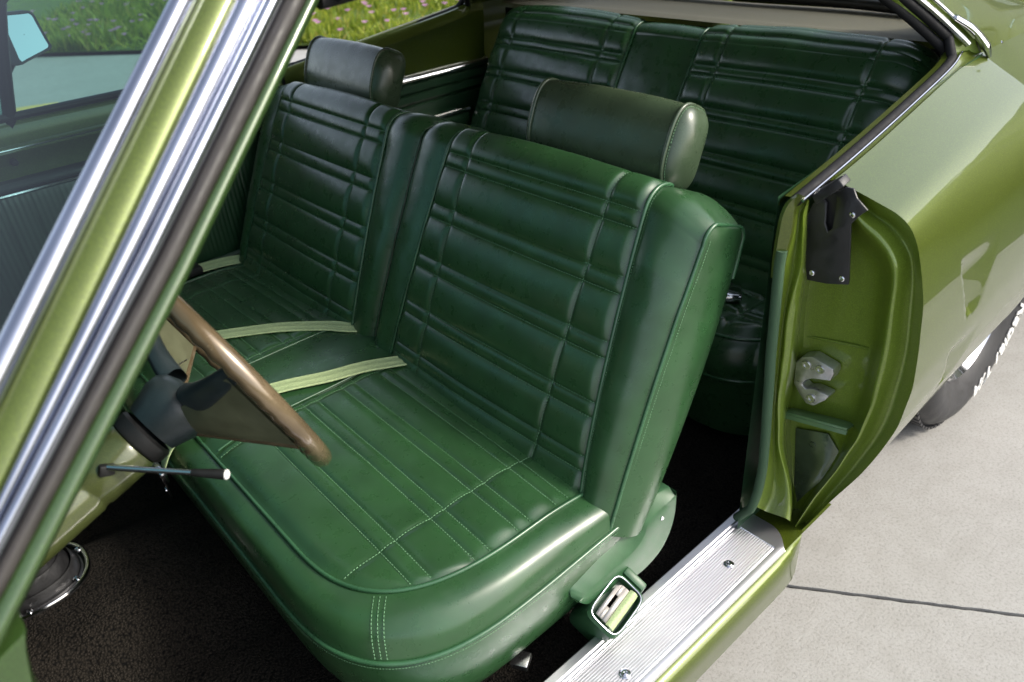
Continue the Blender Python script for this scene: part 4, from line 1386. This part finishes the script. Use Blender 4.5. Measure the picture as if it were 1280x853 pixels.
for a0, a1 in ((152, 197), (28, -17)):
    m = MB()                                                     # padded upper bar of the spoke
    pa, pb = wp(a0+8*(1 if a0 > 90 else -1), .035, .062), wp(a0, SR-.008, .004)
    f = np.cross(sa, pb-pa); f /= np.linalg.norm(f)
    secs = []
    for k in np.linspace(0, 1, 12):
        c_ = pa*(1-k)+pb*k+sa*.012*math.sin(math.pi*k)
        w_, h_ = .024*(1-k)+.012*k, .017*(1-k)+.007*k
        t_ = np.linspace(0, 2*np.pi, 16, endpoint=False)
        secs.append(c_+(np.sign(np.cos(t_))*np.abs(np.cos(t_))**.7*w_)[:, None]*f+(np.sign(np.sin(t_))*np.abs(np.sin(t_))**.7*h_)[:, None]*sa)
    m.grid(np.array(secs), closed_v=True)
    m.build('spoke_pad', M['pad'], wheel_rim)
    m = MB()                                                     # pressed plate below it
    q = [wp(a0, .030, .084), wp(a0, SR-.012, .012), wp(a1, SR-.006, .010), wp(a1+25*(1 if a0 > 90 else -1), .045, .088)]
    P_ = np.array([[q[0]*(1-u)*(1-v)+q[1]*u*(1-v)+q[2]*u*v+q[3]*(1-u)*v+sa*(.010*math.sin(math.pi*v)*math.sin(math.pi*min(1, u+.15))) for u in np.linspace(0, 1, 12)] for v in np.linspace(0, 1, 12)])
    m.grid(P_); m.grid(P_+sa*.004)
    m.build('spoke', M['spoke'], wheel_rim)
    m = MB()
    m.tube(P_[-1]+sa*.002, .0042, 8)
    m.build('spoke_trim', M['wood'], wheel_rim)
    m = MB()
    m.tube(np.array([P_[k, int(round(2+k*.55))] for k in range(1, 11)])-sa*.0008, .0012, 6)
    m.build('spoke_line', M['brushed'], wheel_rim)
m = MB()
m.lathe(SW+sa*.055, sa, [(.0, 0), (.024, .001), (.040, .008), (.048, .018), (.049, .034), (.042, .056), (.038, .07)], 40)
m.build('horn_pad', M['pad'], wheel_rim)
m = MB()
c0 = SW+sa*.13
m.lathe(c0, sa, [(.036, 0), (.040, .004), (.040, .018), (.037, .022)], 40)
collar = m
m = MB()
m.lathe(c0, sa, [(.035, .024), (.038, .03), (.038, .09), (.036, .094), (.036, .10), (.038, .104), (.038, .30), (.036, .50)], 48)
colm = m.build('steering_column', M['column'], car)
collar.build('collar', M['black'], colm)
m = MB()
m.box(c0+sa*.075+np.array((.004, -.032, .022)), (.020, .010, .016), rot=Matrix.Rotation(R(22), 3, 'Y'), bev=.003)
m.build('lever_socket', M['black'], colm)
L0 = c0+sa*.075+np.array((.006, -.034, .026)); L1 = np.array((-.506, -.50, .765))
dirn = (L1-L0)/np.linalg.norm(L1-L0)
m = MB(); m.tube([L0, L0+dirn*.02, L1-dirn*.045], [.0042, .0042, .0036], 10); m.build('turn_signal_lever', M['chrome'], colm)
m = MB(); m.tube([L1-dirn*.046, L1-dirn*.03, L1-dirn*.006, L1-dirn*.003], [.0045, .0055, .0068, .0068], 14); m.build('lever_grip', M['black'], colm)
m = MB(); m.lathe(L1-dirn*.003, dirn, [(.0066, 0), (.0066, .002), (.005, .0035), (0, .0038)], 18); m.build('lever_tip', M['white'], colm)

# ---------------------------------------------------------------- rear wheel
def build_wheel(sg, letter):
    c = np.array((WX, sg*.70, WZ))
    w_ = bpy.data.objects.new('wheel', None); w_.empty_display_size = .1; w_.location = c
    COL.objects.link(w_); w_.parent = car
    m = MB()
    prof = [(.190, .085), (.200, .098), (.225, .112), (.250, .122), (.272, .1245), (.292, .120), (.308, .110), (.318, .098), (.324, .088)]
    for g in (.070, .045, .02, -.005, -.03, -.055):
        prof += [(.3295, g+.012), (.330, g+.004), (.323, g+.003), (.323, g-.001), (.330, g-.002)]
    prof += [(.3295, -.075), (.322, -.090), (.305, -.105), (.26, -.115), (.20, -.10), (.19, -.085)]
    m.lathe(c, (0, sg, 0), [(r_, h) for r_, h in prof], 96)
    # tread sipes
    for k in range(72):
        t_ = 2*math.pi*k/72
        rot = np.array(((math.cos(t_), 0, math.sin(t_)), (0, 1, 0), (-math.sin(t_), 0, math.cos(t_))))
        for yy_ in (.084, .0575, -.065):
            m.box(c+rot@np.array((.3305, sg*yy_, 0)), (.007, .026 if yy_ > .07 else .018, .019), rot=rot)
    ty = m.build('tyre', M['tyre'], w_, angle=35)
    m = MB()
    m.lathe(c, (0, sg, 0), [(.192, .088), (.196, .096), (.188, .098), (.180, .085), (.165, .06), (.15, .05), (.11, .058), (.07, .075), (.06, .095), (.03, .10), (0, .10)], 64)
    m.build('rim', M['chrome'], w_)
    if letter:
        cu = bpy.data.curves.new('lettering', 'FONT')
        cu.body = 'Radial T/A'
        cu.size = .068; cu.shear = .25; cu.extrude = .0012; cu.offset = .0016; cu.space_character = 1.10; cu.align_x = 'CENTER'
        to = bpy.data.objects.new('lettering_tmp', cu); COL.objects.link(to)
        dg = bpy.context.evaluated_depsgraph_get(); dg.update()
        me = bpy.data.meshes.new_from_object(to.evaluated_get(dg))
        V = np.array([v.co[:] for v in me.vertices])
        COL.objects.unlink(to); bpy.data.objects.remove(to)
        r0 = .247
        V[:, 0] *= .315/(V[:, 0].max()-V[:, 0].min()); V[:, 1] *= .88
        phi = R(312)-V[:, 0]/(r0+.02)
        rad = r0+V[:, 1]
        yy_ = np.interp(rad, [.225, .25, .272, .292, .308], [.112, .122, .1245, .120, .110])+.0034+V[:, 2]
        W_ = np.column_stack([rad*np.cos(phi), sg*yy_, rad*np.sin(phi)])
        me.vertices.foreach_set('co', W_.ravel()); me.update()
        me.materials.clear(); me.materials.append(M['white'])
        lo = bpy.data.objects.new('lettering', me); put(lo, w_)
build_wheel(-1, True)
build_wheel(1, False)
# ================================================================== SURROUNDINGS
def struct(o, kind='structure'):
    o['kind'] = kind
    return o
m = MB()
m.grid(np.array([[(x, y, -.06) for y in (-150, 150)] for x in (-150, 150)]))
struct(m.build('ground', M['soil']))
# driveway slabs, jointed at an angle to the car
th = math.atan2(-.412, .293)
dx_ = np.array((math.cos(th), math.sin(th))); dn_ = np.array((-math.sin(th), math.cos(th)))
o_ = np.array((.428, -.765))
m = MB()
gap = .0045; LW, LN = 3.4, 3.05
ox, on = -1.3, 0.0
for i in range(-6, 7):
    for j in range(-6, 7):
        a0, a1 = ox+i*LW+gap, ox+(i+1)*LW-gap
        b0, b1 = on+j*LN+gap, on+(j+1)*LN-gap
        if (j+1) > 2 or i > 0: continue
        cs = []
        jt = lambda k_: np.random.default_rng((i+20)*97+(j+20)*31+k_).normal(0, .0006, 220)
        ea = np.linspace(a0, a1, 220); eb = np.linspace(b0, b1, 220)
        for k_, (P_, Q_) in enumerate(((ea, b0+jt(0)), (a1+jt(1), eb), (ea[::-1], b1+jt(2)), (a0+jt(3), eb[::-1]))):
            P_, Q_ = np.broadcast_arrays(P_, Q_)
            for p, q in list(zip(P_, Q_))[:-1]:
                w = o_+dx_*p+dn_*q
                cs.append((w[0], w[1], -.05))
        m.prism(cs, (0, 0, .05))
struct(m.build('driveway', M['concrete'], angle=30))
m = MB()
m.grid(np.array([[(x, y, -.010) for y in (-30, 30)] for x in (-30, 30)]))
struct(m.build('joint_filler', simple('joint_filler', (.018, .016, .015), .9, nscale=50, namp=.3)))
# lawn bank beyond the driveway
b_edge = on+2*LN
def lawn_h(q):
    return .04+.22*np.clip(q/6, 0, 1)
m = MB()
rowsl = []
for q in np.linspace(0, 26, 30):
    row = []
    for p in np.linspace(-30, 14, 40):
        w = o_+dx_*p+dn_*(b_edge+.02+q)
        row.append((w[0], w[1], float(lawn_h(q))))
    rowsl.append(row)
m.grid(np.array(rowsl))
struct(m.build('lawn', M['lawn']))
m = MB()
m.grid(np.array([[(*(o_+dx_*p_+dn_*q_), -.005+.03*min(1, max(0, p_-2.1))) for q_ in np.linspace(-40, 40, 30)] for p_ in (2.12, 2.6, 5, 12, 30)]))
struct(m.build('verge', simple('mown_grass', (.030, .060, .010), .9, nscale=40, namp=.4, bscale=120, bdist=.02)))
# grass blades
n = 70000
q = rng.uniform(0, 1, n)**1.5*12; p = rng.uniform(-9, 5, n)
w = o_+p[:, None]*dx_+(b_edge+.05+q)[:, None]*dn_
clump = vnoise(w[:, 0], w[:, 1], .45, 81)
keep = clump+rng.uniform(-.6, .9, n) > -.25
w = w[keep]; q = q[keep]; clump = clump[keep]; n = len(w)
h = rng.uniform(.07, .17, n)*(1+.5*clump); an = rng.uniform(0, 2*np.pi, n); bw_ = rng.uniform(.006, .016, n)
lean = rng.normal(0, .06, (n, 2))
z0 = lawn_h(q)
c_, s_ = np.cos(an)*bw_, np.sin(an)*bw_
V = np.empty((n, 4, 3))
V[:, 0] = np.column_stack([w[:, 0]-c_, w[:, 1]-s_, z0]); V[:, 1] = np.column_stack([w[:, 0]+c_, w[:, 1]+s_, z0])
V[:, 2] = np.column_stack([w[:, 0]+lean[:, 0]*.5+c_*.9, w[:, 1]+lean[:, 1]*.5+s_*.9, z0+h*.6]); V[:, 3] = np.column_stack([w[:, 0]+lean[:, 0], w[:, 1]+lean[:, 1], z0+h])
def raw_mesh(name, V, F, mat):
    me = bpy.data.meshes.new(name)
    me.vertices.add(len(V)); me.vertices.foreach_set('co', V.ravel())
    k = F.shape[1]
    me.loops.add(F.size); me.loops.foreach_set('vertex_index', F.ravel().astype(np.int32))
    me.polygons.add(len(F)); me.polygons.foreach_set('loop_start', (np.arange(len(F))*k).astype(np.int32)); me.polygons.foreach_set('loop_total', np.full(len(F), k, np.int32))
    me.update(calc_edges=True); me.materials.append(mat)
    return put(bpy.data.objects.new(name, me))
i0 = np.arange(n)*4
F = np.concatenate([np.column_stack([i0, i0+1, i0+2]), np.column_stack([i0, i0+2, i0+3])])
tag(struct(raw_mesh('grass', V.reshape(-1, 3), F, M['grass']), 'stuff'), 'bright yellow-green clover and grass seen through the far side window', 'grass')
# pink flowers: small clusters of petals
nf = 900
q = rng.uniform(0, 1, nf)*9; p = rng.uniform(-9, 4, nf)
w = o_+p[:, None]*dx_+(b_edge+.05+q)[:, None]*dn_
z0 = lawn_h(q)+rng.uniform(.10, .18, nf)
VV, FF = [], []
for k in range(7):
    t1 = 2*np.pi*k/7
    r_ = .035
    base = len(VV)*0
    a_ = np.column_stack([w[:, 0], w[:, 1], z0])
    b_ = a_+np.array((math.cos(t1)*r_, math.sin(t1)*r_, .018)); c_ = a_+np.array((math.cos(t1+.8)*r_, math.sin(t1+.8)*r_, .018))
    VV.append(np.stack([a_, b_, c_], 1).reshape(-1, 3))
VV = np.concatenate(VV); FF = np.arange(len(VV)).reshape(-1, 3)
tag(struct(raw_mesh('flowers', VV, FF, M['flower']), 'stuff'), 'small pink flowers scattered through the bright grass', 'flowers')
# grey post in the grass
pt = thing('post', (5.25, 7.15, .1), 'pale grey square post standing in the flowering grass', 'post')
m = MB(); m.box((5.25, 7.15, .45), (.10, .10, .80), bev=.008); m.build('shaft', M['galv'], pt)
m = MB(); m.box((5.25, 7.15, .86), (.125, .125, .03), bev=.008); m.build('cap', M['galv'], pt)
kb = MB()
kb.prism([(.18, 5.50, .0), (.30, 5.78, .0), (.62, 5.64, .0), (.52, 5.38, .0)], (0, 0, .09), bev=.02)
tag(kb.build('kerb_stone', M['yellow']), 'low yellow painted kerb stone on the far concrete', 'kerb')

# house behind the car, out of view, added for the paint to reflect
hs = thing('house', (7.6, 1.0, 0), 'unseen two-storey cream sided house with a wide panelled garage door, added behind the car for paint reflections', 'house')
m = MB()
zz = np.linspace(0, 4.8, 10)
prof_ = []
for a_, b_ in zip(zz[:-1], zz[1:]):
    prof_ += [(7.6, a_), (7.55, a_+.002), (7.55, b_-.07), (7.66, b_-.068), (7.66, b_)]
up_part = [q_ for q_ in prof_ if q_[1] >= 2.4]
m.grid(np.array([[(x, y, z) for x, z in prof_] for y in (-4.4, -2.6)]))
m.grid(np.array([[(x, y, z) for x, z in prof_] for y in (2.6, 6.4)]))
m.grid(np.array([[(x, y, z) for x, z in up_part] for y in (-2.6, 2.6)]))
m.grid(np.array([[(x, y, 0 if k == 0 else 4.8) for k in (0, 1)] for x, y in ((7.6, 6.4), (16, 6.4), (16, -4.4), (7.6, -4.4))]))
m.build('wall', M['stucco'], hs)
m = MB()
for r_ in range(4):
    for c_2 in range(8):
        y0_ = -2.56+c_2*.64; z0_ = .02+r_*.595
        m.box((7.66, y0_+.32, z0_+.295), (.05, .63, .585), bev=.004)
        m.box((7.63, y0_+.32, z0_+.295), (.03, .50, .42), bev=.008)
m.build('garage_door', M['garage'], hs)
for yw in (-1.6, 2.4):
    m = MB()
    for a_, b_ in (((7.57, yw, 3.1), (.06, 1.30, .08)), ((7.57, yw, 4.1), (.06, 1.30, .08)), ((7.57, yw-.62, 3.6), (.06, .08, 1.0)), ((7.57, yw+.62, 3.6), (.06, .08, 1.0)), ((7.57, yw, 3.6), (.05, .05, 1.0))):
        m.box(a_, b_, bev=.005)
    wf = m.build('window', M['garage'], hs)
    m = MB(); m.box((7.585, yw, 3.6), (.01, 1.2, .95)); m.build('pane', M['mirror'], wf)
m = MB()
m.prism([(7.1, -4.8, 4.75), (11.8, -4.8, 6.2), (16.5, -4.8, 4.75), (16.5, -4.8, 4.65), (11.8, -4.8, 6.08), (7.1, -4.8, 4.62)], (0, 11.6, 0))
m.build('roof', M['shingle'], hs)
hs.location.x += 3.6
# tall hedge out of view, added as a dark mass for the paint to reflect
hd = thing('hedge', (10.5, -10.5, 0), 'unseen dense dark green tall hedge added for dark reflections in the car paint', 'hedge')
n = 42000
px_ = rng.uniform(-1, 1, n); face = rng.integers(0, 3, n)
lx = rng.uniform(-7.5, 7.5, n); wv2 = rng.uniform(-.75, .75, n); hz = rng.uniform(0, 4.4, n)
dir_h = np.array((.35, -.937)); nrm_h = np.array((-.937, -.35))
dd = np.where(face == 0, -.75, np.where(face == 1, .75, wv2)); hz = np.where(face == 2, 4.4, hz)
bumpy = .18*vnoise(lx, hz+dd, .6, 91)
dd = dd*(1+bumpy); hz = hz*(1+.5*bumpy)
base = np.column_stack([10.5+dir_h[0]*lx+nrm_h[0]*dd, -10.5+dir_h[1]*lx+nrm_h[1]*dd, np.maximum(.03, hz)])
ra = rng.normal(0, 1, (n, 3)); ra /= np.linalg.norm(ra, axis=1)[:, None]; rb = np.cross(ra, rng.normal(0, 1, (n, 3))); rb /= np.linalg.norm(rb, axis=1)[:, None]
sz = rng.uniform(.07, .14, n)[:, None]
V = np.stack([base-ra*sz, base+rb*sz*.45, base+ra*sz, base-rb*sz*.45], 1)
lf = raw_mesh('foliage', V.reshape(-1, 3)-np.array((10.5, -10.5, 0)), np.arange(4*n).reshape(-1, 4), leaf_mat('hedge_leaves', [(0, (.02, .055, .010)), (.6, (.045, .095, .018)), (1, (.075, .13, .03))]))
lf.parent = hd
m = MB(); m.prism([(10.5+dir_h[0]*a_+nrm_h[0]*b_, -10.5+dir_h[1]*a_+nrm_h[1]*b_, 0) for a_, b_ in ((-7.3, -.6), (7.3, -.6), (7.3, .6), (-7.3, .6))], (0, 0, 4.2), bev=.2)
m.build('branches', simple('hedge_twigs', (.02, .022, .012), .95, nscale=8, namp=.4), hd)

# ================================================================== LIGHT
SUN = np.array((.47, -.64, .60)); SUN /= np.linalg.norm(SUN)
elev = math.asin(SUN[2]); az = math.atan2(SUN[0], SUN[1])        # azimuth from +Y towards +X
wd = bpy.data.worlds.new('World'); scene.world = wd
wd.use_nodes = True
nt = wd.node_tree
bg = nt.nodes['Background']
sky = nt.nodes.new('ShaderNodeTexSky')
sky.sky_type = 'NISHITA'; sky.sun_disc = False
sky.sun_elevation = elev; sky.sun_rotation = az
sky.air_density = 1.0; sky.dust_density = 3.0; sky.ozone_density = 1.0
hsv = nt.nodes.new('ShaderNodeHueSaturation')          # thin high overcast: paler than a clear sky
hsv.inputs['Saturation'].default_value = .55
nt.links.new(sky.outputs['Color'], hsv.inputs['Color'])
nt.links.new(hsv.outputs['Color'], bg.inputs['Color'])
bg.inputs['Strength'].default_value = SKY_STRENGTH
sl = bpy.data.lights.new('sun', 'SUN'); sl.energy = SUN_STRENGTH; sl.angle = R(SUN_ANGLE); sl.color = (1, .94, .82)
so = bpy.data.objects.new('sun', sl); COL.objects.link(so)
so.rotation_euler = Vector(-SUN).to_track_quat('-Z', 'Y').to_euler()
so.location = (6, -1, 6)
vs = scene.view_settings
scene.display_settings.display_device = 'sRGB'
vs.view_transform = 'Standard'; vs.look = 'None'; vs.exposure = EXPOSURE; vs.gamma = 1; vs.use_curve_mapping = False
scene.render.engine = 'CYCLES'
scene.cycles.use_denoising = True
scene.cycles.denoising_input_passes = 'RGB_ALBEDO_NORMAL'
scene.cycles.denoising_prefilter = 'ACCURATE'
scene.cycles.use_adaptive_sampling = False
scene.cycles.max_bounces = 8
scene.cycles.transparent_max_bounces = 8
